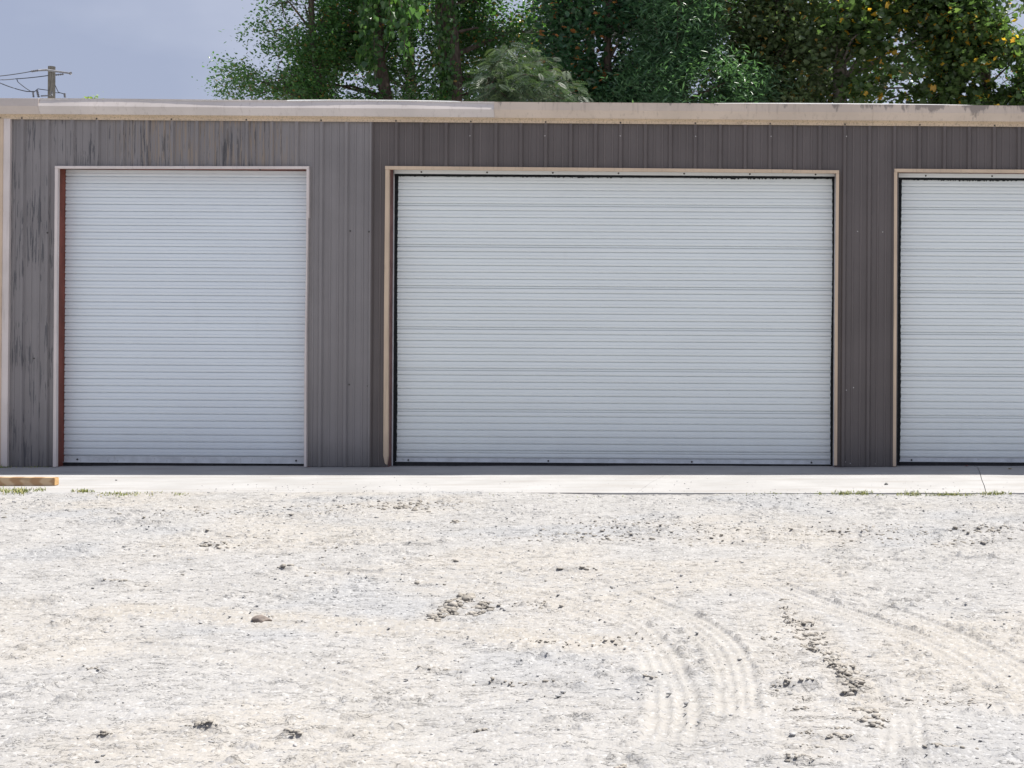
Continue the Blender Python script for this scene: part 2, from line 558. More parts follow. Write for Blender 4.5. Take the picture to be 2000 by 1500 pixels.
# low scraped ridges of loose gravel
for pts, hh, ww in (([(955, 1327), (1040, 1332), (1140, 1336)], 0.020, 0.03), ([(812, 1301), (870, 1305), (916, 1307)], 0.020, 0.03),
                    ([(370, 1424), (400, 1422), (438, 1425)], 0.028, 0.035), ([(1240, 1322), (1278, 1326)], 0.028, 0.03),
                    ([(560, 1436), (596, 1438)], 0.028, 0.035), ([(190, 1436), (232, 1440)], 0.026, 0.03),
                    ([(160, 1308), (205, 1306)], 0.024, 0.035), ([(190, 1132), (245, 1136)], 0.034, 0.06),
                    ([(385, 1062), (432, 1062)], 0.034, 0.05), ([(1780, 1462), (1890, 1464)], 0.022, 0.035),
                    ([(1600, 1440), (1665, 1442)], 0.026, 0.04), ([(1510, 1478), (1600, 1484)], 0.022, 0.04),
                    ([(1090, 1110), (1160, 1112)], 0.026, 0.05), ([(1880, 1085), (1940, 1088)], 0.03, 0.05),
                    ([(520, 1112), (570, 1112)], 0.026, 0.05), ([(1520, 1336), (1590, 1340)], 0.030, 0.04)):
    d, a, s, L = poly_dist(xn, yn, smooth_px(pts, 3))
    h += hh * np.exp(-(d / ww) ** 2) * (0.25 + 1.3 * fbm(xn, yn, 16, 3, 500))
base_off = 0.006 - 0.019 * sstep(xn, P(900, 963, SLAB_FRONT).x, P(1300, 963, SLAB_FRONT).x)
edge = sstep(yn, SLAB_FRONT - 0.45, SLAB_FRONT - 0.02)
h = h * (1 - 0.55 * edge) + base_off * edge + (-0.014) * (1 - edge)
Z = np.full(X.shape, -0.035)
wfade = sstep(xn, -9, -8.3) * sstep(xn, 3.6, 3.1) * sstep(yn, -12, -11.5)
Z[near] = h * wfade + Z[near] * (1 - wfade)
Z = Z + SX * np.clip(X, -60, 60)
under = Y > SLAB_FRONT + 0.03
Z[under] -= np.minimum((Y[under] - SLAB_FRONT - 0.03) * 2.0, 0.05)
SAND = np.full(X.shape, 0.25); SAND[near] = sand
BLUE = np.full(X.shape, 0.2); BLUE[near] = blue
nx, ny = len(gx), len(gy)
ii = (np.arange(ny - 1)[:, None] * nx + np.arange(nx - 1)[None, :]).ravel()
quads = np.stack([ii, ii + 1, ii + 1 + nx, ii + nx], 1).ravel()
me = mesh_np('ground', np.stack([X, Y, Z], 1), quads, np.full(len(ii), 4), smooth=True)
attr(me, 'sand', SAND); attr(me, 'blue', BLUE)
TRK = np.zeros(X.shape); TRK[near] = track; attr(me, 'track', TRK)
ZG = Z.reshape(ny, nx)
def ground_z(x, y):
    i = np.clip(np.searchsorted(gx, x), 1, nx - 1); j = np.clip(np.searchsorted(gy, y), 1, ny - 1)
    return ZG[j, i]

t = NT('crushed_limestone', rough=0.95, spec=0.15)
v = t.coord('Position')
n1 = t.noise(v, 2.2, 5, 0.6)
n2 = t.noise(v, 55.0, 4, 0.7)
n3 = t.voronoi(v, 70.0)
n3c = t.voronoi(v, 70.0, out='Color')
col = t.mix(t.step(n1, 0.3, 0.7), (0.298, 0.291, 0.281), (0.342, 0.335, 0.325))
col = t.mix(t.math('MULTIPLY', t.attr('blue'), 0.55), col, (0.283, 0.289, 0.298))
sandm = t.math('MULTIPLY', t.attr('sand'), t.step(t.noise(v, 7.0, 4), 0.25, 0.6, 0.35, 1.0))
col = t.mix(t.math('MULTIPLY', sandm, 0.85), col, (0.352, 0.325, 0.285))
spk = t.step(n2, 0.58, 0.74, 0, 0.45)
col = t.mix(spk, col, (0.19, 0.185, 0.185))
sv = t.sep(n3c)[0]
col = t.mix(t.step(sv, 0.80, 0.95, 0, 0.40), col, (0.27, 0.275, 0.29))
col = t.mix(t.step(sv, 0.16, 0.04, 0, 0.35), col, (0.50, 0.50, 0.50))
t.color(col)
led = t.step(t.noise(t.coord('Position', (0.42, 1, 1)), 26.0, 5, 0.62), 0.56, 0.60)
led2 = t.step(t.noise(t.coord('Position', (0.30, 1, 1), (4, 2, 0)), 11.0, 5, 0.65), 0.60, 0.63)
hh = t.math('ADD', t.math('ADD', t.math('MULTIPLY', n2, 0.26), t.math('MULTIPLY', n3, -0.16)), t.math('ADD', t.math('MULTIPLY', led, 0.24), t.math('MULTIPLY', led2, 0.36)))
hh = t.math('MULTIPLY', hh, t.math('SUBTRACT', 1.0, t.math('MULTIPLY', t.attr('track'), 0.55)))
t.bump(hh, 1.0, 0.018)
M_GROUND = t.m
ground = link('ground', me, M_GROUND)
tag(ground, kind='structure', label='pale crushed stone lot with tyre tracks')

# ------------------------------------------------------------------ concrete apron
t = NT('worn_concrete', rough=0.85, spec=0.25)
v = t.coord('Position')
n1 = t.noise(v, 1.1, 5, 0.6); n2 = t.noise(v, 30, 4, 0.6)
col = t.mix(t.step(n1, 0.3, 0.7), (0.312, 0.307, 0.300), (0.368, 0.364, 0.359))
sw = t.noise(t.coord('Position', (0.6, 4.5, 1), (0.5, 0, 0)), 1.2, 5, 0.6)
col = t.mix(t.step(sw, 0.47, 0.72, 0, 0.6), col, (0.265, 0.245, 0.225))
col = t.mix(t.step(n2, 0.60, 0.75, 0, 0.4), col, (0.22, 0.21, 0.205))
t.color(col); t.bump(n2, 0.3, 0.004)
M_CONC = t.m
xl, xr = P(-900, 912).x, P(3000, 912).x
bx = box_data(xl, xr, SLAB_FRONT + 0.05, 9.0, -0.16, -0.055)
for i, q in enumerate(bx[0]): bx[0][i] = (q[0], q[1], q[2] + gz(q[0]))
apron = link('concrete_apron', mesh_py('concrete_apron', *bx), M_CONC)
tag(apron, kind='structure', label='concrete apron in front of the garage')

def slab_piece(left, right):
    """left/right: joint outlines from wall (y=0.3) to front edge as (x, y) lists"""
    nseg = 14
    bm = bmesh.new()
    rows = []
    for k in range(nseg + 1):
        yy = 0.30 + (SLAB_FRONT - 0.30) * k / nseg
        xa = np.interp(-yy, [-q[1] for q in left], [q[0] for q in left])
        xb = np.interp(-yy, [-q[1] for q in right], [q[0] for q in right])
        row = []
        m = 40
        for j in range(m + 1):
            xx = xa + (xb - xa) * j / m
            yj = yy
            if k == nseg: yj += (float(fbm(np.array([xx]), np.array([3.3]), 3.0, 3, 8)[0]) - 0.5) * 0.05
            row.append(bm.verts.new((xx, yj, gz(xx) + (float(vnoise(np.array([xx * 1.3]), np.array([yj * 1.3]), 3)[0]) - 0.5) * 0.006)))
        rows.append(row)
    for a, b in zip(rows[:-1], rows[1:]):
        for j in range(len(a) - 1):
            bm.faces.new((a[j], b[j], b[j + 1], a[j + 1]))
    bm.normal_update()
    r = bmesh.ops.extrude_face_region(bm, geom=bm.faces[:])
    vs = [q for q in r['geom'] if isinstance(q, bmesh.types.BMVert)]
    for q in vs: q.co.z -= 0.095
    bmesh.ops.recalc_face_normals(bm, faces=bm.faces)
    me = bpy.data.meshes.new('slab'); bm.to_mesh(me); bm.free()
    return link('slab', me, M_CONC, apron)

def jl(px_pts, off):
    out = []
    for a, b in px_pts:
        g = G(a, b); out.append((g.x + off, g.y))
    out = [(out[0][0], 0.5)] + out + [(out[-1][0], -5.0)]
    return out
j1 = [(1330, 912), (1300, 927), (1272, 942), (1244, 963)]
j2 = [(1910, 914), (1915, 927), (1917, 936), (1922, 948), (1926, 963)]
slab_piece([(xl, 0.5), (xl, -5)], jl(j1, -0.0015))
slab_piece(jl(j1, 0.0015), jl(j2, -0.004))
slab_piece(jl(j2, 0.004), [(xr, 0.5), (xr, -5)])

# ------------------------------------------------------------------ the garage
BX0, BX1 = P(-26, 500).x, P(2800, 500).x
EAVE_T = P(500, 192).z          # top of eave
garage = empty('garage_building', (P(900, 912).x, 0.0, 0.0))
tag(garage, 'long grey ribbed metal garage with three white roll-up doors', 'building')

DOORS = [  # opening outline in photo pixels (inner edge of the tan trim), left, right, head
    dict(l=112, r=598, top=328.5),
    dict(l=760, r=1632, top=331.0),
    dict(l=1753, r=2632, top=336.5)]
for d in DOORS:
    d['x0'] = P(d['l'], 600).x; d['x1'] = P(d['r'], 600).x
    d['zt'] = P((d['l'] + d['r']) / 2 if d['r'] < 2000 else 1900, d['top']).z
WALL_T = P(900, 236).z

def profile(x0, x1):
    """(x, outward) corrugation points between two x values"""
    pts = []
    k0 = int(math.floor((x0 - RIB0) / RIB_P)) - 1
    k1 = int(math.ceil((x1 - RIB0) / RIB_P)) + 1
    for k in range(k0, k1 + 1):
        c = RIB0 + k * RIB_P
        pts += [(c - 0.034, 0.0), (c - 0.016, 0.031), (c + 0.016, 0.031), (c + 0.034, 0.0)]
        for fr in (0.345, 0.665):
            m = c + RIB_P * fr
            pts += [(m - 0.016, 0.0), (m - 0.008, 0.0075), (m + 0.008, 0.0075), (m + 0.016, 0.0)]
    xs = [p[0] for p in pts]; os_ = [p[1] for p in pts]
    cuts = [x0, x1] + [d[e] for d in DOORS for e in ('x0', 'x1')]
    allx = sorted(set([q for q in xs if x0 < q < x1] + [c for c in cuts if x0 <= c <= x1]))
    return [(q, float(np.interp(q, xs, os_))) for q in allx]

def siding(x0, x1, mat, idx):
    pr = profile(x0, x1)
    v, f = [], []
    for (xa, oa), (xb, ob) in zip(pr[:-1], pr[1:]):
        xm = (xa + xb) / 2
        zb = gz(xm) + 0.004
        for d in DOORS:
            if d['x0'] - 0.001 < xm < d['x1'] + 0.001: zb = d['zt'] + 0.004
        dent = [0.0]
        zs = [zb, zb + (WALL_T - zb) * 0.5, WALL_T]
        b = len(v)
        for z in zs:
            v.append((xa, -oa, z)); v.append((xb, -ob, z))
        for r in range(2):
            f.append((b + 2 * r, b + 2 * r + 1, b + 2 * r + 3, b + 2 * r + 2))
    me = mesh_py('siding_panel', v, f)
    bm = bmesh.new(); bm.from_mesh(me)
    bmesh.ops.remove_doubles(bm, verts=bm.verts, dist=0.0004)
    # sheet thickness
    bmesh.ops.recalc_face_normals(bm, faces=bm.faces)
    bm.normal_update()
    if sum(q.normal.y for q in bm.faces) > 0: bmesh.ops.reverse_faces(bm, faces=bm.faces)
    bm.to_mesh(me); bm.free()
    sx = 0.0015 * (idx % 2)
    for q in me.vertices: q.co.y -= sx
    o = link('siding_panel', me, mat, garage)
    md = o.modifiers.new('thickness', 'SOLIDIFY'); md.thickness = 0.0012; md.offset = -1
    return o

lap = 0.016
edges = [RIB0 + k * RIB_P for k in range(-1, 60, 3)]
edges = [e for e in edges if e < BX1 - 0.2]
xs = [BX0 + 0.01] + [e for e in edges if e > BX0 + 0.05] + [BX1 - 0.01]
seam = RIB0 + 14 * RIB_P
for i, (a, b) in enumerate(zip(xs[:-1], xs[1:])):
    siding(a - (lap if i else 0), b + lap * 0.2, M_LIGHT if b < seam + 0.1 else M_DARK, i)

# side walls, back wall, roof
def flat_panel(name, v, mat):
    me = mesh_py(name, v, [(0, 1, 2, 3)])
    o = link(name, me, mat, garage)
    md = o.modifiers.new('thickness', 'SOLIDIFY'); md.thickness = 0.05; md.offset = 0
    return o
DEPTH = 9.0
flat_panel('end_wall', [(BX0, 0.02, -0.1), (BX0, DEPTH, -0.1), (BX0, DEPTH, WALL_T), (BX0, 0.02, WALL_T)], M_LIGHT)
flat_panel('end_wall', [(BX1, 0.02, -0.1), (BX1, DEPTH, -0.1), (BX1, DEPTH, WALL_T), (BX1, 0.02, WALL_T)], M_DARK)
flat_panel('back_wall', [(BX0, DEPTH, -0.1), (BX1, DEPTH, -0.1), (BX1, DEPTH, WALL_T), (BX0, DEPTH, WALL_T)], M_DARK)

def eave_z(px, py):        # height of the eave line at a pixel column
    return P(px, py, -0.12)

# ribbed roof sheet; its front lip lifts a little in places and catches the sun
zt_l, zt_r = P(75, 192, -0.1), P(2000, 206.5, -0.1)
def top_line(x):
    return zt_l.z + (zt_r.z - zt_l.z) * (x - zt_l.x) / (zt_r.x - zt_l.x)
rx = np.arange(BX0 - 0.05, BX1 + 0.05, 0.0508)
v, f = [], []
for j, yy in enumerate((-0.105, 0.0, 0.4, 4.5, 9.1)):
    for i, xx in enumerate(rx):
        p = pix(xx, -0.1, top_line(xx))[0]
        lift = 0.010 * math.exp(-((p - 740) / 150) ** 4) + 0.010 * math.exp(-((p - 1640) / 230) ** 4)
        rib = 0.005 if (i % 6 == 0) else 0.0
        z = top_line(xx) - 0.012 + (lift + rib) * (1.0 if yy < 0.5 else 0.3)
        z += -0.02 * max(yy, 0)
        v.append((xx, yy, z))
n = len(rx)
for j in range(4):
    for i in range(n - 1):
        f.append((j * n + i, j * n + i + 1, (j + 1) * n + i + 1, (j + 1) * n + i))
roof = link('roof', mesh_py('roof', v, f), M_ROOF, garage)
md = roof.modifiers.new('thickness', 'SOLIDIFY'); md.thickness = 0.003; md.offset = -1

# added bead along the roof lip, shaped to catch a bright line of sun
for pa, pb_ in ((560, 900), (1395, 1900)):
    q, rr = [], []
    for k in range(41):
        f_ = k / 40; xx = P(pa + (pb_ - pa) * f_, 200, -0.1).x
        q.append(Vector((xx, -0.088, top_line(xx) - 0.006 + 0.011 * math.sin(math.pi * f_) ** 0.6))); rr.append(0.010)
    b = Bag(); b.add(tube_data(q, rr, 12)); b.build('sun_catch_bead', M_ROOF, garage, True)

# eave trim: box fascia in lengths, with a flange screwed to the ribs below it
def eave_piece(xa, xb, mat, dz, lip, name='eave_trim'):
    prof_ = [(-0.010, 0.010), (-0.085, 0.010), (-0.128, 0.100), (-0.112 - lip, 0.196), (-0.098, 0.199), (-0.02, 0.180)]
    m = max(2, int((xb - xa) / 0.25))
    v, f = [], []
    for k in range(m + 1):
        xx = xa + (xb - xa) * k / m
        zb = top_line(xx) - 0.199 + dz
        wob = 0.004 * math.sin(xx * 1.9 + 1.0)
        for yy, zz in prof_: v.append((xx, yy + wob * (zz > 0.05), zb + zz))
    c = len(prof_)
    for k in range(m):
        for j in range(c - 1):
            f.append((k * c + j, k * c + j + 1, (k + 1) * c + j + 1, (k + 1) * c + j))
    f.append(tuple(range(c))); f.append(tuple(m * c + j for j in reversed(range(c))))
    me = mesh_py(name, v, f); fix_normals(me)
    return link(name, me, mat, garage)

def flange_piece(xa, xb, mat):
    prof_ = [(-0.036, 0.0), (-0.040, -0.002), (-0.0405, 0.030), (-0.075, 0.052), (-0.075, 0.058), (-0.02, 0.058), (-0.02, 0.0)]
    m = max(2, int((xb - xa) / 0.4))
    v, f = [], []
    c = len(prof_)
    for k in range(m + 1):
        xx = xa + (xb - xa) * k / m
        zb = top_line(xx) - 0.243
        for yy, zz in prof_: v.append((xx, yy, zb + zz))
    for k in range(m):
        for j in range(c):
            f.append((k * c + j, k * c + (j + 1) % c, (k + 1) * c + (j + 1) % c, (k + 1) * c + j))
    f.append(tuple(range(c))); f.append(tuple(m * c + j for j in reversed(range(c))))
    me = mesh_py('eave_flange', v, f); fix_normals(me)
    return link('eave_flange', me, mat, garage)

ex = [BX0 - 0.03, P(75, 205, -0.12).x, P(965, 210, -0.12).x, P(1705, 210, -0.12).x, BX1 + 0.03]
eave_piece(ex[0], ex[1] - 0.002, M_EAVE_E, 0.0, 0.0)
eave_piece(ex[1], ex[2] - 0.002, M_EAVE_P, 0.002, -0.02)
eave_piece(ex[2] + 0.001, ex[3] - 0.001, M_EAVE_T, -0.001, 0.01)
eave_piece(ex[3] + 0.001, ex[4], M_EAVE_T, 0.0, 0.008)
for a, b in zip(ex[:-1], ex[1:]): flange_piece(a + 0.001, b - 0.001, M_FLANGE)

# corner trim
pc = [(-27, 231.5), (19.5, 231.5), (13, 912), (-33, 912)]
prism('corner_trim', [(-27, 231.5), (6, 231.5), (0, 912), (-33, 912)], -0.052, 0.0, M_TAN, garage, 0.003)
prism('corner_trim', [(6.2, 231.5), (20, 231.5), (13.5, 912), (0.2, 912)], -0.042, 0.0, M_PINK, garage, 0.002)

# screws
scr = bmesh.new()
bmesh.ops.create_cone(scr, cap_ends=True, segments=8, radius1=0.012, radius2=0.008, depth=0.008, matrix=Matrix.Rotation(math.pi / 2, 4, 'X'))
me_s = bpy.data.meshes.new('screw'); scr.to_mesh(me_s); scr.free(); me_s.materials.append(M_SCREW)
me_sl = me_s.copy()
me_sl.transform(Matrix.Scale(0.62, 4)); me_sl.materials.clear(); me_sl.materials.append(M_SCREWL)
def screw(p, dark=True, parent=garage):
    link('screw', me_s if dark else me_sl, None, parent, p)
for k in range(0, 48, 3):
    xx = RIB0 + k * RIB_P
    if xx < BX1 - 0.2:
        screw(Vector((xx, -0.043, top_line(xx) - 0.243 + 0.012)))
screw(Vector((P(3, 228).x, -0.045, top_line(P(3, 228).x) - 0.228)))
for px, py, dk in ((684, 451, 1), (722, 453, 1), (682, 751, 1), (718, 754, 1), (508, 331, 1), (1675, 452, 0), (1724, 453, 0),
                   (1506, 267, 0), (1653, 267, 0), (1799, 267, 0), (1945, 272, 0), (919, 266, 0), (1065, 266, 0), (1212, 266, 0),
                   (1359, 267, 0), (1653, 762, 0), (1667, 757, 0), (1651, 902, 0), (1661, 905, 0), (1710, 906, 0), (66, 700, 1), (95, 455, 1)):
    pt = P(px, py, -0.004)
    onrib = abs(((pt.x - RIB0 + RIB_P / 2) % RIB_P) - RIB_P / 2) < 0.02
    pt.y = -0.0345 if onrib else -0.0035
    screw(pt, bool(dk))

# door surrounds and curtains
def door_trim(poly, mat, yf=-0.046, yb=0.0):
    return prism('door_trim', poly, yf, yb, mat, garage, 0.0015)

REC = 0.172
# left door
door_trim([(107, 324), (603, 324.6), (603, 329.6), (107, 329)], M_PINK)
door_trim([(107, 329.2), (113, 329.2), (110.5, 600), (109.5, 912), (103, 912), (105, 600)], M_PINK)
door_trim([(598.5, 329.8), (603, 329.8), (603, 425), (601.5, 426), (598.5, 640), (598, 912), (593.5, 912), (594.5, 700), (597.5, 520)], M_PINK)
# middle door
door_trim([(752, 324), (1548, 331), (1548, 337.2), (752, 330.6)], M_TAN)
door_trim([(1548.5, 331.6), (1639, 332.4), (1639, 338.2), (1548.5, 337.6)], M_TAN)
door_trim([(752.5, 331), (760, 331), (758, 600), (757.5, 890), (755, 908), (751.5, 905), (748.5, 890), (750, 600)], M_TAN)
door_trim([(1633, 338.6), (1639, 338.6), (1636.5, 600), (1635, 909), (1629, 909), (1630.5, 600)], M_TAN)
# right door
door_trim([(1747, 329.4), (2638, 336), (2638, 342), (1747, 335.6)], M_TAN)
door_trim([(1746.5, 336), (1752.5, 336), (1751.5, 600), (1750, 911), (1744, 911), (1745.5, 600)], M_TAN)
door_trim([(2632, 342.4), (2638, 342.4), (2636, 912), (2630, 912)], M_TAN)

for i, d in enumerate(DOORS):
    jm = M_RED if i == 0 else M_MAROON
    # steel jambs and head: C channels facing the opening
    zb = gz((d['x0'] + d['x1']) / 2) - 0.06
    box('jamb', (d['x0'] - 0.06, d['x0'] - 0.001, 0.0005, REC + 0.12, gz(d['x0']) - 0.03, d['zt'] + 0.06), jm, garage)
    box('jamb', (d['x1'] + 0.001, d['x1'] + 0.06, 0.0005, REC + 0.12, gz(d['x1']) - 0.03, d['zt'] + 0.06), jm, garage)
    box('head_channel', (d['x0'] - 0.0005, d['x1'] + 0.0005, 0.0015, REC + 0.1195, d['zt'] + 0.001, d['zt'] + 0.0595), jm, garage)
    # added dark sheet standing in for interior darkness behind the gaps
    box('dark_backing', (d['x0'] - 0.055, d['x1'] + 0.055, REC + 0.13, REC + 0.15, gz(d['x0']) - 0.05, d['zt'] + 0.3), M_SHADE, garage)

SLAT_P = 13.5 * DIST / F_PX * (1 + REC / DIST)
def slat_mesh(width, p, seamed=False, mat=M_CURT):
    """one corrugation of the curtain: rounded face, sharp groove at the lap, faint mid crease"""
    pr = [(0.0, -0.008), (0.085, -0.008), (0.10, 0.0105), (0.16, 0.0132), (0.26, 0.0146), (0.40, 0.0146), (0.45, 0.0142),
          (0.465, 0.0070), (0.515, 0.0070), (0.54, 0.0112), (0.72, 0.0112), (0.86, 0.0106), (0.96, 0.0095), (0.985, 0.0030), (1.0, -0.008)]
    if seamed:
        pr = [(0.0, -0.008), (0.085, -0.008), (0.10, 0.0105), (0.16, 0.0132), (0.26, 0.0146), (0.45, 0.0146), (0.58, 0.0135),
              (0.66, 0.0120), (0.675, -0.008), (0.76, -0.008), (0.775, 0.0105), (0.88, 0.0105), (0.96, 0.0095), (0.985, 0.003), (1.0, -0.008)]
    v, f = [], []
    m = 10
    for k in range(m + 1):
        xx = width * k / m
        for zt, o in pr: v.append((xx, -o, zt * p))
    c = len(pr)
    for k in range(m):
        for j in range(c - 1):
            f.append((k * c + j, (k + 1) * c + j, (k + 1) * c + j + 1, k * c + j + 1))
    # returns at the back so each slat is a closed strip
    b = len(v)
    v += [(0, 0.0095, 0.0), (width, 0.0095, 0.0), (width, 0.0095, p), (0, 0.0095, p)]
    f.append((b, b + 3, b + 2, b + 1))
    f.append((0, b, b + 1, m * c)); f.append((c - 1, m * c + c - 1, b + 2, b + 3))
    f.append(tuple(range(c - 1, -1, -1)) + (b, b + 3) if False else tuple([b] + list(range(0, c)) + [b + 3]))
    f.append(tuple([b + 1, b + 2] + [m * c + j for j in range(c - 1, -1, -1)]))
    me = mesh_py('slat', v, f)
    fix_normals(me)
    me.materials.append(mat)
    return me

bolt_bm = bmesh.new()
bmesh.ops.create_cone(bolt_bm, cap_ends=True, segments=10, radius1=0.012, radius2=0.009, depth=0.012, matrix=Matrix.Rotation(math.pi / 2, 4, 'X'))
me_bolt = bpy.data.meshes.new('bolt'); bolt_bm.to_mesh(me_bolt); bolt_bm.free(); me_bolt.materials.append(M_SCREW)

def wavy_strip(x_out, x_in, z0, z1, y0, y1, wave, side):
    """brush seal: straight outer edge, ragged wavy inner edge"""
    m = 150
    v, f = [], []
    for k in range(m + 1):
        z = z0 + (z1 - z0) * k / m
        w = wave * (0.6 * math.sin(z * 2 * math.pi / SLAT_P) + 0.9 * (random.random() - 0.5)) + 0.006 * math.sin(z * 1.9)
        xi = x_in + side * w
        v += [(x_out, y0, z), (xi, y0, z), (xi, y1, z), (x_out, y1, z)]
    for k in range(m):
        for j in range(4):
            f.append((k * 4 + j, k * 4 + (j + 1) % 4, (k + 1) * 4 + (j + 1) % 4, (k + 1) * 4 + j))
    f += [(0, 3, 2, 1), (m * 4, m * 4 + 1, m * 4 + 2, m * 4 + 3)]
    me = mesh_py('brush_seal', v, f); fix_normals(me)
    return me

def ragged_head(xa, xb, zt, zb, y0, y1, amp):
    m = int((xb - xa) / 0.012)
    v, f = [], []
    ph = random.random() * 9
    for k in range(m + 1):
        xx = xa + (xb - xa) * k / m
        a = amp * (0.35 + 0.65 * float(vnoise(np.array([xx * 1.1 + ph]), np.array([0.5]), 4)[0])) * (0.35 + 0.9 * random.random())
        z = zb - a
        v += [(xx, y0, zt), (xx, y0, z), (xx, y1, z), (xx, y1, zt)]
    for k in range(m):
        for j in range(4):
            f.append((k * 4 + j, k * 4 + (j + 1) % 4, (k + 1) * 4 + (j + 1) % 4, (k + 1) * 4 + j))
    f += [(0, 3, 2, 1), (m * 4, m * 4 + 1, m * 4 + 2, m * 4 + 3)]
    me = mesh_py('head_brush', v, f); fix_normals(me)
    return me

DOOR_LABEL = ['narrow white roll-up door with red jamb beside the corner',
              'wide white roll-up door with black brush seals in the middle',
              'wide white roll-up door cut off by the right edge']
for i, d in enumerate(DOORS):
    x0, x1 = d['x0'], d['x1']
    yc = REC                       # curtain plane
    zbot = gz((x0 + x1) / 2) + 0.012
    if i == 0:
        xa, xb = x0 + 0.004, x1 - 0.004
        ztop = d['zt'] - 0.002
    else:
        xa, xb = x0 + 0.050, x1 - 0.036
        ztop = d['zt'] - 0.075
    v_, f_ = box_data(xa, xb, yc + 0.012, yc + 0.018, zbot + 0.02, ztop)
    door = link('rolling_door', mesh_py('rolling_door', v_, f_), M_CURT_L if i == 0 else M_CURT, garage)
    door['label'] = DOOR_LABEL[i]
    bar_h = 0.105 if i == 0 else 0.075
    ns = int(round((ztop - (zbot + bar_h)) / SLAT_P))
    p = (ztop - (zbot + bar_h)) / ns
    me_a = slat_mesh(xb - xa, p, mat=M_CURT_L if i == 0 else M_CURT)
    me_b = slat_mesh(xb - xa, p, True)
    for k in range(ns):
        z = zbot + bar_h + k * p
        up = ns - 1 - k
        sm = (i > 0 and up % 6 == 4)
        link('slat', me_b if sm else me_a, None, door, Vector((xa, yc + random.uniform(-0.0012, 0.0012), z)))
    # bottom bar: galvanised angle with rubber below
    box('bottom_bar', (xa, xb, yc - 0.012, yc + 0.004, zbot + 0.024, zbot + bar_h - 0.004), M_GUIDE, door, 0.002)
    box('bottom_bar_lip', (xa, xb, yc - 0.040, yc - 0.0125, zbot + 0.022, zbot + 0.027), M_GUIDE, door)
    xs_ = P(0, 912).x
    box('bottom_seal', (xa, xb, yc - 0.026, yc - 0.002, zbot - 0.04, zbot + 0.0215), M_RUBBER, door)
    for fr in ((0.055, 0.945) if i == 0 else (0.028, 0.35, 0.68, 0.955)):
        link('bolt', me_bolt, None, door, Vector((xa + (xb - xa) * fr, yc - 0.018, zbot + bar_h * 0.55)))
    if i == 0:
        pass
    else:
        # steel guides and brush seals
        box('guide', (x0 + 0.0005, x0 + 0.016, yc - 0.030, yc + 0.02, gz(x0), d['zt'] - 0.001), M_GUIDE, door)
        box('guide', (x1 - 0.014, x1 - 0.0005, yc - 0.030, yc + 0.02, gz(x1), d['zt'] - 0.001), M_GUIDE, door)
        me1 = wavy_strip(x0 + 0.0165, x0 + 0.056, gz(x0) + 0.002, d['zt'] - 0.05, yc - 0.0295, yc - 0.0175, 0.004, 1)
        link('brush_seal', me1, M_BRUSH, door)
        me2 = wavy_strip(x1 - 0.0145, x1 - 0.043, gz(x1) + 0.002, d['zt'] - 0.05, yc - 0.0295, yc - 0.0175, 0.004, -1)
        link('brush_seal', me2, M_BRUSH, door)
        # white head angle above a ragged brush
        box('head_angle', (x0 + 0.0165, x1 - 0.0145, yc - 0.050, yc - 0.044, d['zt'] - 0.052, d['zt'] - 0.0015), M_CURT, door)
        link('head_brush', ragged_head(x0 + 0.017, x1 - 0.015, d['zt'] - 0.03, d['zt'] - 0.066, yc - 0.040, yc - 0.031, 0.026), M_BRUSH, door)
        for k in range(7):
            screw(Vector((x0 + 0.35 + k * (x1 - x0 - 0.6) / 6, yc - 0.053, d['zt'] - 0.030)), True, door)

# ------------------------------------------------------------------ timber, stones, fallen leaves
t = NT('weathered_pine', rough=0.75, spec=0.25)
v = t.coord('Position', (1.0, 3.0, 9.0))
dist_n = t.noise(t.coord('Position', (2.2, 2, 6)), 2.0, 3)
w = t.n('ShaderNodeTexWave', wave_type='RINGS', rings_direction='Y')
w.inputs['Scale'].default_value = 1.5; w.inputs['Distortion'].default_value = 3.0; w.inputs['Detail'].default_value = 3.0
t.l(v, w.inputs['Vector'])
col = t.mix(t.step(w.outputs['Fac'], 0.25, 0.8), (0.36, 0.225, 0.12), (0.51, 0.38, 0.24))
col = t.mix(t.step(dist_n, 0.55, 0.75, 0, 0.6), col, (0.25, 0.17, 0.10))
t.color(col); t.bump(w.outputs['Fac'], 0.2, 0.003)
M_WOOD = t.m
M_WOODEND = mat_plain('sunlit_pine_end', (0.56, 0.36, 0.17), 0.8, 0.2, 0.15, 30)  # sunlight on the timber end is put into this brighter orange
pr_ = G(106.5, 949)
tl, tw, th = 2.6, 0.085, 0.086
timber = empty('timber', (pr_.x - tl / 2, pr_.y + tw / 2, gz(pr_.x)))
tag(timber, 'short square pine timber lying on the concrete at the far left', 'timber')
bmx = box('beam', (pr_.x - tl, pr_.x - 0.004, pr_.y, pr_.y + tw, gz(pr_.x - tl) + 0.004, gz(pr_.x) + th), M_WOOD, timber, 0.004)
box('end_grain', (pr_.x - 0.0035, pr_.x, pr_.y + 0.003, pr_.y + tw - 0.003, gz(pr_.x) + 0.007, gz(pr_.x) + th - 0.003), M_WOODEND, timber)

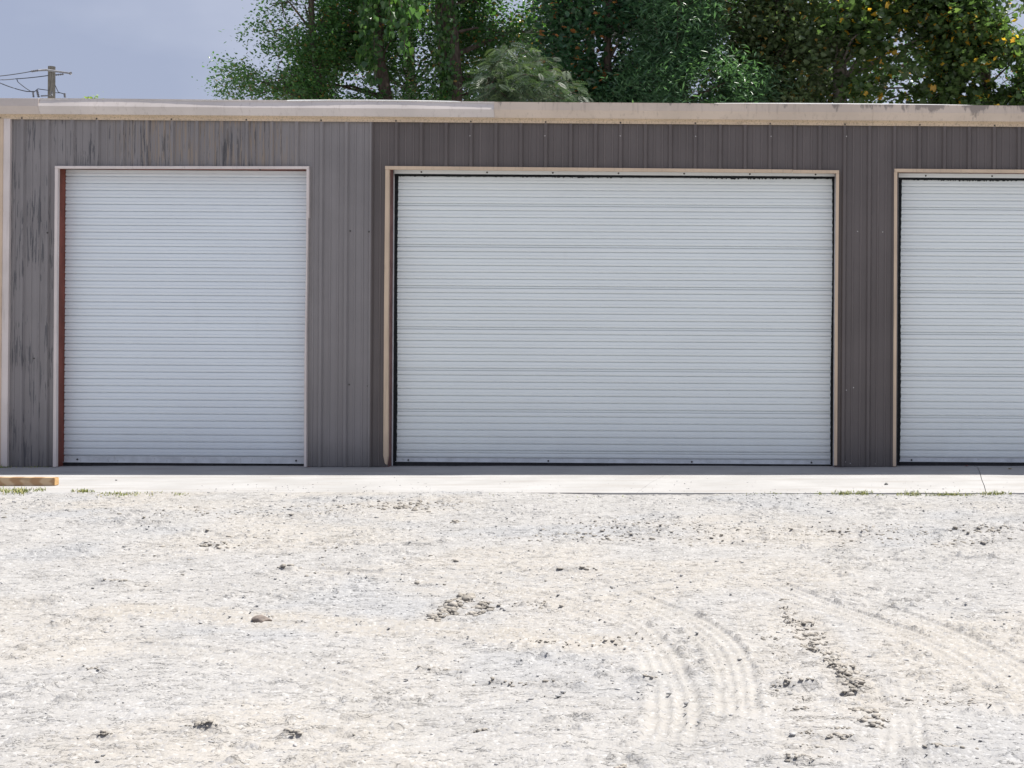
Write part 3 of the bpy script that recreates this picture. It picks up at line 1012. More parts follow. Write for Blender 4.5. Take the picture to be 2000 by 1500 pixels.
def rock_mesh(name, size, seed, sub=3, flat=0.6, facet=0.0):
    bm = bmesh.new()
    bmesh.ops.create_icosphere(bm, subdivisions=sub, radius=1.0)
    r = random.Random(seed)
    planes = [(Vector((r.uniform(-1, 1), r.uniform(-1, 1), r.uniform(-1, 1))).normalized(), r.uniform(0.55, 0.85)) for _ in range(11)]
    for q in bm.verts:
        for nrm, dd in planes:
            e = q.co.dot(nrm) - dd
            if e > 0: q.co -= nrm * e * 0.92
        q.co += q.co.normalized() * r.uniform(-0.02, 0.02)
        q.co = Vector((q.co.x * size[0], q.co.y * size[1], q.co.z * size[2]))
    me = bpy.data.meshes.new(name); bm.to_mesh(me); bm.free()
    return me
M_ROCK1 = mat_plain('brown_sandstone', (0.20, 0.17, 0.15), 0.9, 0.15, 0.3, 25)
M_ROCK2 = mat_plain('grey_limestone_chip', (0.24, 0.235, 0.225), 0.9, 0.15, 0.25, 30)
g = G(512, 1208)
rk = link('rock', rock_mesh('rock', (0.060, 0.038, 0.030), 5), M_ROCK1, None, Vector((g.x, g.y, float(ground_z(g.x, g.y)) + 0.012)))
tag(rk, 'brown flat-sided rock lying in the sandy track at left', 'rock')
g = G(1731, 947)
rk2 = link('rock', rock_mesh('rock', (0.024, 0.022, 0.018), 9, 2), M_ROCK2, None, Vector((g.x, g.y, gz(g.x) + 0.012)))
tag(rk2, 'small grey stone sitting on the sunlit concrete near the right', 'rock')
g = G(227, 939)
rk3 = link('rock', rock_mesh('rock', (0.014, 0.012, 0.010), 19, 2), M_ROCK2, None, Vector((g.x, g.y, gz(g.x) + 0.007)))
tag(rk3, 'tiny pale stone on the concrete right of the timber', 'rock')

def fallen_leaf(px, py, size, c, label, rz):
    bm = bmesh.new()
    out = [(0, -1), (0.45, -0.7), (0.62, -0.1), (0.4, 0.5), (0, 1), (-0.4, 0.5), (-0.62, -0.1), (-0.45, -0.7)]
    mid = [bm.verts.new((0, y * size, 0.004)) for y in (-1, 0, 1)]
    vs = []
    for a, b in out: vs.append(bm.verts.new((a * size, b * size, 0.006 + 0.35 * size * abs(a) + random.uniform(0, 0.1) * size)))
    cen = bm.verts.new((0, 0, 0.003))
    for k in range(8): bm.faces.new((cen, vs[k], vs[(k + 1) % 8]))
    for q in mid: bm.verts.remove(q)
    me = bpy.data.meshes.new('fallen_leaf'); bm.to_mesh(me); bm.free()
    g = G(px, py)
    o = link('fallen_leaf', me, mat_plain('dry_leaf', c, 0.7, 0.3, 0.2, 40), None, Vector((g.x, g.y, gz(g.x) + 0.004)))
    o.rotation_euler = (0, 0, rz)
    tag(o, label, 'leaf')
fallen_leaf(1887, 911.5, 0.032, (0.18, 0.05, 0.04), 'dull red fallen leaf against the right door foot', 0.4)
fallen_leaf(1972, 917.5, 0.030, (0.36, 0.28, 0.14), 'pale yellow fallen leaf on shaded concrete at far right', 1.2)

# ------------------------------------------------------------------ loose stones and clods
def scatter(name, pts, sizes, mat, label, seed, cat=None):
    n = len(pts)
    r = np.random.default_rng(seed)
    bm = bmesh.new(); bmesh.ops.create_icosphere(bm, subdivisions=1, radius=1.0)
    tv = np.array([q.co[:] for q in bm.verts]); tf = np.array([[q.index for q in fc.verts] for fc in bm.faces]); bm.free()
    k = len(tv)
    sc = np.stack([r.uniform(0.8, 1.9, n), r.uniform(0.7, 1.2, n), r.uniform(0.4, 0.8, n)], 1) * sizes[:, None]
    an = r.normal(0, 0.6, n)
    vv = tv[None] * (1 + r.uniform(-0.42, 0.42, (n, k, 1))) * sc[:, None, :]
    ca, sa = np.cos(an)[:, None], np.sin(an)[:, None]
    xx = vv[..., 0] * ca - vv[..., 1] * sa; yy = vv[..., 0] * sa + vv[..., 1] * ca
    out = np.stack([xx + pts[:, 0:1], yy + pts[:, 1:2], vv[..., 2] + pts[:, 2:3] + sizes[:, None] * 0.15], -1).reshape(-1, 3)
    fi = (tf[None] + (np.arange(n) * k)[:, None, None]).reshape(-1)
    me = mesh_np(name, out, fi, np.full(n * len(tf), 3))
    attr(me, 'tint', np.repeat(r.random(n), k))
    o = link(name, me, mat)
    tag(o, label, cat, kind='stuff')
    return o
t = NT('loose_limestone', rough=0.95, spec=0.15)
col = t.ramp(t.attr('tint'), [(0.0, (0.22, 0.22, 0.222)), (0.3, (0.29, 0.29, 0.29)), (0.7, (0.37, 0.365, 0.36)), (1.0, (0.45, 0.445, 0.44))])
t.color(col); t.bump(t.noise(t.coord('Position'), 120, 3), 0.5, 0.004)
M_STONE = t.m
t = NT('dried_mud', rough=0.97, spec=0.1)
col = t.ramp(t.attr('tint'), [(0.0, (0.235, 0.218, 0.192)), (0.45, (0.305, 0.284, 0.252)), (1.0, (0.36, 0.335, 0.30))])
t.color(col); t.bump(t.noise(t.coord('Position'), 90, 4), 0.6, 0.006)
M_MUD = t.m

N = 17000
sx_ = rng.uniform(-7.9, 2.8, N); sy_ = rng.uniform(-11.1, SLAB_FRONT - 0.02, N)
dens = 0.30 + 0.7 * sstep(fbm(sx_, sy_, 0.95, 4, 200), 0.50, 0.70) + 0.5 * sstep(fbm(sx_, sy_, 2.2, 3, 610), 0.55, 0.7)
keep = rng.random(N) < dens * 0.75
sx_, sy_ = sx_[keep], sy_[keep]
sz_ = np.exp(rng.normal(math.log(0.0052), 0.42, len(sx_)))
sz_ = np.clip(sz_, 0.0025, 0.011) * (1 + 0.35 * sstep(sy_, -7, -3))
sz_ *= 0.85
scatter('gravel', np.stack([sx_, sy_, ground_z(sx_, sy_)], 1), sz_, M_STONE, 'loose limestone gravel scattered over the lot', 3, 'gravel')

n_sp = 260                                            # a little grit carried onto the concrete
px_s = rng.uniform(xl * 0.4, 2.8, n_sp); py_s = SLAB_FRONT + 0.02 + np.abs(rng.normal(0, 0.55, n_sp))
ok = py_s < -0.2
px_s, py_s = px_s[ok], py_s[ok]
scatter('grit', np.stack([px_s, py_s, gz(px_s) + 0.001], 1), rng.uniform(0.002, 0.007, len(px_s)), M_STONE, 'fine grit carried onto the concrete apron', 23, 'gravel')
cpts, csz = [], []
def clods(px, py, wpx, hpx, n, smin, smax):
    for _ in range(n):
        a = px + random.gauss(0, 0.5) * wpx; b = py + random.gauss(0, 0.5) * hpx
        if b < 968: continue
        g = G(a, b)
        cpts.append((g.x, g.y, float(ground_z(g.x, g.y)))); csz.append(random.uniform(smin, smax) * (0.6 + 0.6 * random.random()))
for q in ((910, 1163, 14, 6, 16, .012, .030), (890, 1178, 18, 6, 14, .010, .026), (935, 1182, 22, 6, 14, .010, .028), (868, 1190, 22, 6, 12, .008, .02),
          (840, 1204, 25, 5, 10, .008, .02), (1660, 1315, 14, 14, 22, .008, .018), (1675, 1330, 10, 8, 12, .008, .02), (1630, 1292, 16, 8, 14, .006, .014),
          (1580, 1262, 16, 6, 14, .006, .013), (1605, 1240, 20, 12, 14, .005, .012), (1540, 1338, 25, 6, 16, .006, .014), (1580, 1336, 16, 5, 14, .006, .014),
          (225, 1133, 30, 5, 24, .008, .02), (410, 1063, 40, 4, 24, .008, .018), (560, 1112, 30, 3, 12, .008, .016), (1130, 1110, 40, 5, 18, .008, .018),
          (780, 985, 200, 9, 200, .006, .016), (800, 990, 60, 4, 26, .010, .022), (1700, 1035, 330, 14, 260, .005, .014), (1930, 1030, 60, 10, 40, .008, .018),
          (1900, 1055, 70, 8, 36, .008, .018), (1260, 1030, 220, 22, 200, .005, .013), (1500, 1050, 500, 18, 160, .005, .012), (1150, 1048, 160, 8, 80, .006, .014), (460, 1000, 320, 12, 140, .005, .013), (1040, 1180, 60, 8, 20, .005, .014),
          (400, 1424, 30, 3, 22, .004, .010), (575, 1437, 18, 3, 18, .004, .010), (1030, 1332, 80, 3, 30, .004, .009), (865, 1304, 45, 2, 24, .004, .009),
          (180, 1307, 22, 4, 18, .004, .010), (1265, 1324, 18, 3, 16, .004, .010), (210, 1438, 22, 3, 16, .004, .009), (1840, 1463, 55, 4, 26, .004, .010),
          (1640, 1441, 30, 5, 22, .004, .010), (1560, 1480, 50, 8, 26, .004, .010), (1160, 1250, 160, 12, 60, .004, .011), (520, 1205, 120, 10, 26, .004, .010),
          (1840, 1360, 120, 20, 60, .004, .009), (1000, 1100, 900, 90, 130, .004, .009), (1000, 1350, 900, 120, 110, .003, .006), (940, 1420, 15, 3, 10, .004, .01),
          (1215, 1490, 12, 4, 8, .005, .012), (895, 1016, 20, 3, 12, .01, .022), (500, 1080, 400, 60, 60, .006, .016)):
    clods(*q)
def lug_bars(px, pitch, half, size, jitter=0.25, keep=0.85):
    """thrown-up bars of crumbling soil left by tyre lugs, laid across the track"""
    pts = smooth_px(px, 8)
    acc, nxt = 0.0, 0.0
    for (ax, ay), (bx_, by_) in zip(pts[:-1], pts[1:]):
        L = math.hypot(bx_ - ax, by_ - ay); s_ = 0.0
        while nxt <= acc + L:
            f_ = (nxt - acc) / L
            cx, cy = ax + (bx_ - ax) * f_, ay + (by_ - ay) * f_
            nxt += pitch * random.uniform(0.8, 1.2)
            if random.random() > keep: continue
            hw = half * random.uniform(0.55, 1.1); off = random.uniform(-.3, .3) * half; sk = random.uniform(-.15, .25)
            big = size * random.uniform(0.45, 0.85)
            for _ in range(int(7 + hw * 280)):
                u_ = random.uniform(-1, 1)
                x_, y_ = cx + off + u_ * hw, cy + sk * u_ * hw + random.gauss(0, .012)
                r_ = big * (1 - 0.55 * abs(u_) ** 2) * random.uniform(0.35, 1.0)
                cpts.append((x_, y_, float(ground_z(x_, y_)) + r_ * 0.1)); csz.append(r_)
        acc += L
lug_bars([(1560, 1212), (1590, 1240), (1620, 1275), (1645, 1302), (1668, 1332), (1690, 1376), (1705, 1420)], 0.105, 0.062, 0.021)
lug_bars([(1628, 1288), (1650, 1310), (1672, 1340)], 0.07, 0.05, 0.024)
lug_bars([(1535, 1170), (1540, 1205), (1565, 1245), (1592, 1272)], 0.13, 0.06, 0.013)
lug_bars([(1500, 1230), (1535, 1300), (1560, 1360), (1575, 1430), (1590, 1490)], 0.15, 0.06, 0.010, keep=0.7)
lug_bars([(912, 1158), (896, 1174), (876, 1188), (848, 1204)], 0.085, 0.075, 0.024)
lug_bars([(950, 1174), (934, 1184), (926, 1196)], 0.12, 0.05, 0.026)
lug_bars([(1020, 1243), (1080, 1250), (1200, 1258)], 0.05, 0.02, 0.008)
lug_bars([(1640, 1400), (1645, 1440)], 0.12, 0.06, 0.012)
scatter('soil_clods', np.array(cpts), np.array(csz), M_MUD, 'dried grey-brown mud crumbs along the tyre tracks', 11, 'soil')

# ------------------------------------------------------------------ grass along the apron
t = NT('lot_grass', rough=0.7, spec=0.3)
col = t.ramp(t.attr('tint'), [(0.0, (0.13, 0.17, 0.045)), (0.55, (0.24, 0.27, 0.085)), (0.85, (0.32, 0.32, 0.11)), (1.0, (0.42, 0.36, 0.20))])
t.color(col)
M_GRASS = t.m
gv, gf, gt = [], [], []
def grass(px0, px1, py, n, hmin, hmax, spread=3.0, ygrow=None):
    GC = random.uniform(0.25, 0.75)
    for _ in range(int(n * 0.62)):
        a = random.uniform(px0, px1) if random.random() < .45 else random.gauss(px0 + (px1 - px0) * GC, (px1 - px0) * .16); b = py + random.gauss(0, 0.5) * spread
        g = G(a, b) if ygrow is None else Vector((P(a, py, ygrow).x, ygrow + random.uniform(-0.05, 0.03), 0))
        z = float(ground_z(g.x, g.y)) if g.y < SLAB_FRONT + 0.02 else gz(g.x)
        hgt = random.uniform(hmin * .5, hmax) * random.uniform(.5, 1); an = random.uniform(0, 6.28); ln = random.uniform(0.2, 1.1) * hgt
        w = random.uniform(0.0025, 0.005)
        dx, dy = math.cos(an), math.sin(an)
        px_, py_ = -dy * w, dx * w
        o = len(gv)
        gv.extend([(g.x - px_, g.y - py_, z), (g.x + px_, g.y + py_, z),
                   (g.x + dx * ln * 0.35 + px_ * .8, g.y + dy * ln * 0.35 + py_ * .8, z + hgt * 0.65),
                   (g.x + dx * ln * 0.35 - px_ * .8, g.y + dy * ln * 0.35 - py_ * .8, z + hgt * 0.65),
                   (g.x + dx * ln, g.y + dy * ln, z + hgt)])
        gf.extend([(o, o + 1, o + 2, o + 3), (o + 3, o + 2, o + 4)])
        gt.extend([random.random()] * 5)
grass(0, 55, 961, 420, 0.02, 0.06, 5); grass(50, 90, 958, 110, 0.015, 0.04, 3)
grass(138, 185, 960.5, 260, 0.015, 0.035, 2.5); grass(195, 320, 965.5, 420, 0.012, 0.03, 3); grass(340, 372, 966, 60, 0.01, 0.025, 2)
grass(1590, 1612, 964, 80, 0.01, 0.03, 2); grass(1622, 1665, 964, 240, 0.015, 0.045, 2.5); grass(1665, 1705, 963, 240, 0.02, 0.05, 2.5)
grass(1712, 1735, 966, 50, 0.01, 0.025, 2); grass(1750, 1800, 964, 230, 0.012, 0.04, 2.5); grass(1805, 1910, 965, 520, 0.012, 0.035, 2.5)
grass(1915, 1975, 964, 300, 0.012, 0.04, 2.5); grass(1400, 1560, 964, 130, 0.008, 0.02, 2); grass(900, 1300, 968, 60, 0.008, 0.02, 3)
grass(-40, 26, 911, 150, 0.02, 0.06, 2, ygrow=-0.10); grass(26, 110, 911, 60, 0.01, 0.03, 2, ygrow=-0.07)
me = mesh_py('grass', gv, gf); attr(me, 'tint', gt)
tag(link('grass', me, M_GRASS), 'short green grass tufts along the edge of the concrete', 'grass', kind='stuff')

# ------------------------------------------------------------------ trees
def leaf_template(kind):
    if kind == 'oval':
        v = [(0, 0, 0), (.26, .30, .07), (.24, .68, .07), (0, 1, 0), (-.24, .68, .07), (-.26, .30, .07)]
        f = [(0, 1, 2, 3), (0, 3, 4, 5)]
    elif kind == 'narrow':
        v = [(0, 0, 0), (.10, .45, .03), (0, 1, -.03), (-.10, .45, .03)]
        f = [(0, 1, 2), (0, 2, 3)]
    elif kind == 'heart':
        v = [(0, .06, 0), (.24, -.05, .03), (.46, .22, .08), (.26, .66, .05), (0, 1, -.05), (-.26, .66, .05), (-.46, .22, .08), (-.24, -.05, .03)]
        f = [(0, 1, 2, 3, 4), (0, 4, 5, 6, 7)]
    elif kind == 'lobed':
        v = [(0, 0, 0), (.44, .10, .06), (.50, .36, .08), (.28, .50, .05), (.44, .84, .07), (0, .80, -.02), (-.44, .84, .07), (-.28, .50, .05), (-.50, .36, .08), (-.44, .10, .06)]
        f = [(0, 1, 2, 3, 5), (3, 4, 5), (0, 5, 7, 8, 9), (5, 6, 7)]
    elif kind == 'frond':
        v, f = [], []
        for k in range(9):
            y = 0.08 + k * 0.10
            L = 0.30 * math.sin(math.pi * (0.18 + 0.75 * k / 9))
            zd = -0.25 * y * y
            for s in (-1, 1):
                o = len(v)
                v += [(0, y, zd), (s * L * .5, y + .05, zd + .01), (s * L, y + .10, zd - .02), (s * L * .5, y + .12, zd)]
                f.append((o, o + 1, o + 2, o + 3) if s > 0 else (o, o + 3, o + 2, o + 1))
    return np.array(v, dtype=float), f

def leaves_mesh(name, kind, pos, size, pitch=(-1.0, 0.3), seed=0, tint=None):
    r = np.random.default_rng(seed)
    n = len(pos)
    tv, tf = leaf_template(kind)
    az = r.uniform(0, 2 * math.pi, n); pt = r.uniform(pitch[0], pitch[1], n); ro = r.normal(0, 0.6, n)
    d = np.stack([np.cos(pt) * np.cos(az), np.cos(pt) * np.sin(az), np.sin(pt)], 1)
    side = np.stack([-np.sin(az), np.cos(az), np.zeros(n)], 1)
    up = np.cross(side, d) * -1.0
    up = np.where(up[:, 2:3] < 0, -up, up)
    s2 = side * np.cos(ro)[:, None] + up * np.sin(ro)[:, None]
    u2 = -side * np.sin(ro)[:, None] + up * np.cos(ro)[:, None]
    sz = (size * np.clip(r.normal(1, 0.22, n), 0.5, 1.6))[:, None, None]
    out = (tv[None, :, 0:1] * s2[:, None] + tv[None, :, 1:2] * d[:, None] + tv[None, :, 2:3] * u2[:, None]) * sz + pos[:, None]
    k = len(tv)
    fi = np.concatenate([np.array(q) for q in tf]); fs = np.array([len(q) for q in tf])
    loops = (fi[None] + (np.arange(n) * k)[:, None]).ravel()
    me = mesh_np(name, out.reshape(-1, 3), loops, np.tile(fs, n))
    if tint is None: tint = r.random(n)
    attr(me, 'tint', np.repeat(tint, k))
    return me

def mat_leaf(name, stops, rough=0.27, trans=0.40):
    t = NT(name, rough=rough, spec=0.5)
    col = t.ramp(t.attr('tint'), stops)
    t.color(col)
    tr = t.n('ShaderNodeBsdfTranslucent')
    bright = t.mix(1.0, col, (1.7, 1.9, 0.9), 'MULTIPLY')
    t.l(bright, tr.inputs['Color'])
    mx = t.n('ShaderNodeMixShader'); mx.inputs[0].default_value = trans
    t.l(t.b.outputs[0], mx.inputs[1]); t.l(tr.outputs[0], mx.inputs[2])
    t.l(mx.outputs[0], t.out.inputs['Surface'])
    return t.m
ML_SMALL = mat_leaf('small_leaf_green', [(0, (0.043, 0.106, 0.039)), (.6, (0.075, 0.166, 0.054)), (.93, (0.133, 0.231, 0.071)), (1, (0.216, 0.135, 0.041))])
ML_VINE = mat_leaf('vine_leaf_green', [(0, (0.043, 0.097, 0.038)), (.7, (0.073, 0.152, 0.052)), (1, (0.128, 0.223, 0.064))])
ML_DARK = mat_leaf('dark_leaf_green', [(0, (0.037, 0.094, 0.035)), (.7, (0.063, 0.139, 0.046)), (.96, (0.091, 0.171, 0.054)), (1, (0.270, 0.135, 0.041))])
ML_GLOSS = mat_leaf('glossy_evergreen', [(0, (0.026, 0.076, 0.039)), (.8, (0.045, 0.109, 0.048)), (.965, (0.059, 0.135, 0.054)), (.98, (0.297, 0.108, 0.041)), (1, (0.378, 0.162, 0.054))], 0.28, 0.25)
ML_WILLOW = mat_leaf('blue_green_leaf', [(0, (0.048, 0.105, 0.058)), (.7, (0.081, 0.159, 0.086)), (1, (0.133, 0.227, 0.125))], 0.36, 0.35)
ML_GREY = mat_leaf('grey_green_vine_leaf', [(0, (0.067, 0.101, 0.048)), (.6, (0.109, 0.150, 0.076)), (.95, (0.171, 0.207, 0.104)), (1, (0.351, 0.203, 0.054))])
ML_TULIP = mat_leaf('tulip_leaf_green', [(0, (0.045, 0.079, 0.034)), (.6, (0.080, 0.128, 0.049)), (.88, (0.142, 0.198, 0.071)), (.955, (0.190, 0.229, 0.081)), (.982, (.55, .40, .05)), (1, (.55, .28, .04))], 0.22, 0.45)
ML_FERN = mat_leaf('feathery_leaf_green', [(0, (0.037, 0.064, 0.040)), (.6, (0.058, 0.093, 0.057)), (1, (0.106, 0.145, 0.075))], 0.5, 0.3)
ML_LIME = mat_leaf('lime_leaf', [(0, (.14, .22, .03)), (1, (.26, .34, .05))], 0.5, 0.35)
M_BARK = mat_plain('grey_brown_bark', (0.11, 0.085, 0.07), 0.95, 0.1, 0.4, 6.0, stretch=(3, 3, 0.6))
M_BARKL = mat_plain('pale_bark', (0.24, 0.205, 0.18), 0.95, 0.1, 0.3, 6.0, stretch=(3, 3, 0.6))

def clustered(ells, n_cl, per, rad, seed, thin=0.42, droop=0.0):
    """leaf positions: clumps spread through a union of ellipsoids, thinned by noise so gaps open"""
    r = np.random.default_rng(seed)
    cents = []
    vol = np.array([e[3] * e[4] * e[5] for e in ells]); vol = vol / vol.sum()
    for e, w in zip(ells, vol):
        c = P(e[0], e[1], e[2])
        m = int(n_cl * w * 1.9) + 4
        q = r.normal(size=(m, 3)); q /= np.linalg.norm(q, axis=1)[:, None]
        rr = r.random(m) ** 0.40
        q = q * rr[:, None] * np.array([e[3], e[4], e[5]])
        q += np.array([c.x, c.y, c.z])
        nz = fbm(q[:, 0] + q[:, 1] * 0.37, q[:, 2] - q[:, 1] * 0.21, 0.9, 3, seed + 3)
        cents.append(q[nz > np.quantile(nz, thin)])
    C = np.concatenate(cents)
    k = r.poisson(per, len(C))
    idx = np.repeat(np.arange(len(C)), k)
    off = r.normal(size=(len(idx), 3)) * rad * np.array([1, 1, 0.62])
    pos = C[idx] + off
    pos[:, 2] -= droop * np.hypot(off[:, 0], off[:, 1])
    base = r.random(len(C))
    tint = np.clip(0.55 * r.random(len(idx)) + 0.45 * base[idx], 0, 1)
    hi = r.random(len(idx)); tint = np.where(hi > 0.95, hi ** 0.2 * 0.999, tint * 0.93)
    return pos, tint, C

def tree(name, label, trunk_px, trunk_r, ells, kind, size, mat, n_cl, per, rad, seed, bark=M_BARK, thin=0.45, pitch=(-1.0, .3),
         group='trees behind the garage', droop=0.0, limbs=16, extra=None):
    """trunk_px: (px, py, Y) points from low to high"""
    b0 = P(*trunk_px[0])
    root = empty(name, (b0.x, b0.y, 0.0))
    tag(root, label, 'tree', group)
    pos, tint, C = clustered(ells, n_cl, per, rad, seed, thin, droop)
    pts = [Vector((b0.x, b0.y, -0.1))] + [P(*q) for q in trunk_px]
    zt = max(p.z for p in pts)
    rr = [trunk_r * 1.15] + [trunk_r * (1 - 0.55 * k / max(1, len(trunk_px) - 1)) for k in range(len(trunk_px))]
    # densify with a little wander
    r = random.Random(seed)
    P2, R2 = [], []
    for k in range(len(pts) - 1):
        for s in range(5):
            q = pts[k].lerp(pts[k + 1], s / 5)
            P2.append(q + Vector((r.uniform(-1, 1), r.uniform(-1, 1), 0)) * trunk_r * 0.22); R2.append(rr[k] + (rr[k + 1] - rr[k]) * s / 5)
    P2.append(pts[-1]); R2.append(rr[-1])
    tb = Bag(); tb.add(tube_data(P2, R2, 10)); tb.build('trunk', bark, root, True)
    lb = Bag()
    sel = r.sample(range(len(C)), min(limbs, len(C)))
    ends = []
    for s in sel:
        e = Vector(C[s])
        cand = [q for q in P2 if q.z < e.z - 0.2 and q.z > 2.0] or P2[3:]
        st = min(cand, key=lambda q: (q - e).length + r.uniform(0, 1.0))
        mid = st.lerp(e, 0.5) + Vector((r.uniform(-.3, .3), r.uniform(-.3, .3), r.uniform(0.0, .45)))
        th = min(trunk_r * 0.42, 0.02 + 0.016 * (e - st).length)
        lb.add(tube_data([st, st.lerp(mid, 0.5), mid, mid.lerp(e, 0.55), e], [th, th * .8, th * .6, th * .42, th * .2], 5))
        ends.append((mid, e, th))
    for s in r.sample(range(len(C)), min(int(limbs * 3.5), len(C))):
        e = Vector(C[s])
        if not ends: break
        st = min((m.lerp(q, 0.5) for m, q, _ in ends), key=lambda q: (q - e).length)
        if (st - e).length > 2.2: continue
        mid = st.lerp(e, 0.5) + Vector((r.uniform(-.12, .12), r.uniform(-.12, .12), r.uniform(-.02, .12)))
        lb.add(tube_data([st, mid, e], [0.014, 0.010, 0.004], 4))
    if lb.v: lb.build('branches', bark, root, True)
    link('crown', leaves_mesh('crown', kind, pos, size, pitch, seed, tint), mat, root)
    return root

# E = (px, py, Y, rx, ry, rz): crowns stand 14 to 24 m behind the front wall
tree('small_leaved_tree', 'sparse small-leaved tree at the left end of the tree line', [(640, 900, 18), (635, 300, 18), (610, 60, 18), (600, -220, 18)], 0.13,
     [(560, 150, 18, 1.55, 1.6, 1.15), (600, 60, 18, 1.15, 1.4, 1.25), (640, -80, 18, 1.1, 1.6, 1.8), (650, 260, 18, 1.9, 1.6, 1.5), (470, 165, 18, .62, .8, .42), (515, 75, 18, .5, .7, .55)],
     'oval', 0.085, ML_SMALL, 430, 52, 0.24, 21, thin=0.36, limbs=34)
tree('vine_draped_tree', 'leaning trunk tree draped in hanging heart-leaved vines', [(770, 900, 19), (765, 300, 19), (742, 120, 19), (725, -60, 19), (715, -400, 19)], 0.22,
     [(700, 40, 19.5, 1.5, 1.7, 2.3), (760, -150, 19.5, 2.0, 1.9, 2.2), (690, 180, 20, 1.6, 1.6, 1.5)],
     'oval', 0.105, ML_DARK, 480, 48, 0.30, 22, thin=0.42, limbs=20)
tree('ivy_clad_tree', 'thick ivy-clad trunk tree behind the eave joint', [(880, 900, 18.5), (878, 250, 18.5), (872, 20, 18.5), (870, -200, 18.5), (868, -500, 18.5)], 0.38,
     [(860, -60, 20, 1.5, 1.8, 3.2), (980, 40, 20.5, 1.7, 1.8, 2.6), (920, 210, 19.2, 1.9, 1.6, 1.0), (1000, -200, 20, 2.0, 1.9, 2.0)],
     'oval', 0.12, ML_DARK, 430, 46, 0.30, 23, thin=0.40, limbs=20)
tree('glossy_evergreen_tree', 'dark glossy broad-leaved evergreen with scattered russet leaves', [(1195, 900, 18), (1190, 250, 18), (1186, 40, 18), (1180, -400, 18)], 0.15,
     [(1160, 40, 18.5, 1.35, 1.7, 2.6), (1150, 220, 18, 1.5, 1.6, 1.5), (1230, 130, 18.5, 1.3, 1.5, 2.0), (1150, -220, 19, 1.7, 1.8, 2.2)],
     'oval', 0.17, ML_GLOSS, 360, 42, 0.32, 24, thin=0.42, limbs=18)
tree('blue_green_oak', 'blue-green tree with narrow leaves in star-like sprays', [(1345, 900, 17), (1343, 250, 17), (1330, 120, 17), (1325, -350, 17)], 0.14,
     [(1330, 60, 17.5, 1.35, 1.6, 2.2), (1400, 190, 16.6, 1.4, 1.2, 1.2), (1300, 220, 17, 1.6, 1.5, 1.6), (1340, -180, 18, 1.8, 1.8, 2.0)],
     'narrow', 0.19, ML_WILLOW, 620, 62, 0.28, 25, thin=0.32, pitch=(-0.9, .8), limbs=18)
tree('grey_vine_tree', 'tree smothered in pale grey-green vine leaves', [(1530, 900, 18.5), (1525, 250, 18.5), (1520, 30, 18.5), (1515, -350, 18.5)], 0.17,
     [(1480, 30, 18.8, 1.5, 1.7, 2.2), (1440, 130, 18.8, 1.2, 1.4, 1.7), (1560, 120, 18, 1.1, 1.4, 1.9), (1480, 240, 19, 1.8, 1.6, 1.5), (1500, -200, 19, 1.8, 1.9, 2.0)],
     'heart', 0.125, ML_GREY, 500, 46, 0.28, 26, thin=0.34, limbs=22)
tree('tulip_tree', 'tall tulip tree with lobed leaves, many turned yellow', [(1650, 900, 18), (1645, 260, 18), (1638, 100, 18), (1632, -100, 18), (1640, -500, 18)], 0.24,
     [(1700, 60, 17.2, 1.5, 1.5, 2.0), (1760, 190, 17, 1.8, 1.4, 1.1), (1790, -20, 17.5, 1.5, 1.6, 1.9), (1690, -90, 18, 1.6, 1.5, 1.2), (1660, 260, 18, 1.7, 1.5, 1.0)],
     'lobed', 0.155, ML_TULIP, 360, 40, 0.26, 27, bark=M_BARKL, thin=0.52, pitch=(-1.2, .2), limbs=24)
tree('sunlit_tree', 'sunlit bright green tree with golden leaves at the right edge', [(1930, 900, 17.5), (1930, 250, 17.5), (1925, 50, 17.5), (1935, -350, 17.5)], 0.18,
     [(1890, 80, 16.6, 1.4, 1.4, 1.9), (1970, 140, 16.4, 1.3, 1.3, 1.7), (1930, -20, 17.2, 1.5, 1.5, 1.3), (2020, 150, 16.6, .8, 1.0, 1.2)],
     'lobed', 0.13, ML_TULIP, 340, 44, 0.25, 28, thin=0.52, pitch=(-1.2, .4), limbs=26)
tree('background_tree', 'shadowy small-leaved tree far back, seen through gaps above the left door', [(800, 900, 24), (800, 0, 24), (800, -300, 24)], 0.2,
     [(780, 40, 24, 2.6, 1.4, 2.4), (640, 160, 24, 1.5, 1.2, 1.2), (820, 190, 24, 2.4, 1.4, 1.0), (690, 150, 23, 1.6, 1.2, 1.4)], 'oval', 0.12, ML_DARK, 330, 42, 0.34, 31, thin=0.40, limbs=14)
tree('background_tree', 'shadowy tree far back, behind the glossy evergreen above the middle door', [(1150, 900, 24), (1150, 0, 24), (1150, -300, 24)], 0.2,
     [(1040, 60, 24, 2.4, 1.4, 2.6), (1220, 60, 24, 2.4, 1.4, 2.6), (1380, 80, 24, 2.2, 1.4, 2.6)], 'oval', 0.13, ML_DARK, 480, 42, 0.34, 32, thin=0.34, limbs=14)
tree('background_tree', 'shadowy tree far back, behind the tulip tree on the right', [(1600, 900, 24), (1600, 0, 24), (1600, -300, 24)], 0.22,
     [(1480, 60, 24, 2.5, 1.4, 2.6), (1700, 60, 24, 2.6, 1.4, 2.6), (1900, 130, 24, 2.4, 1.2, 1.5)], 'oval', 0.12, ML_DARK, 300, 40, 0.30, 33, thin=0.46, limbs=14)

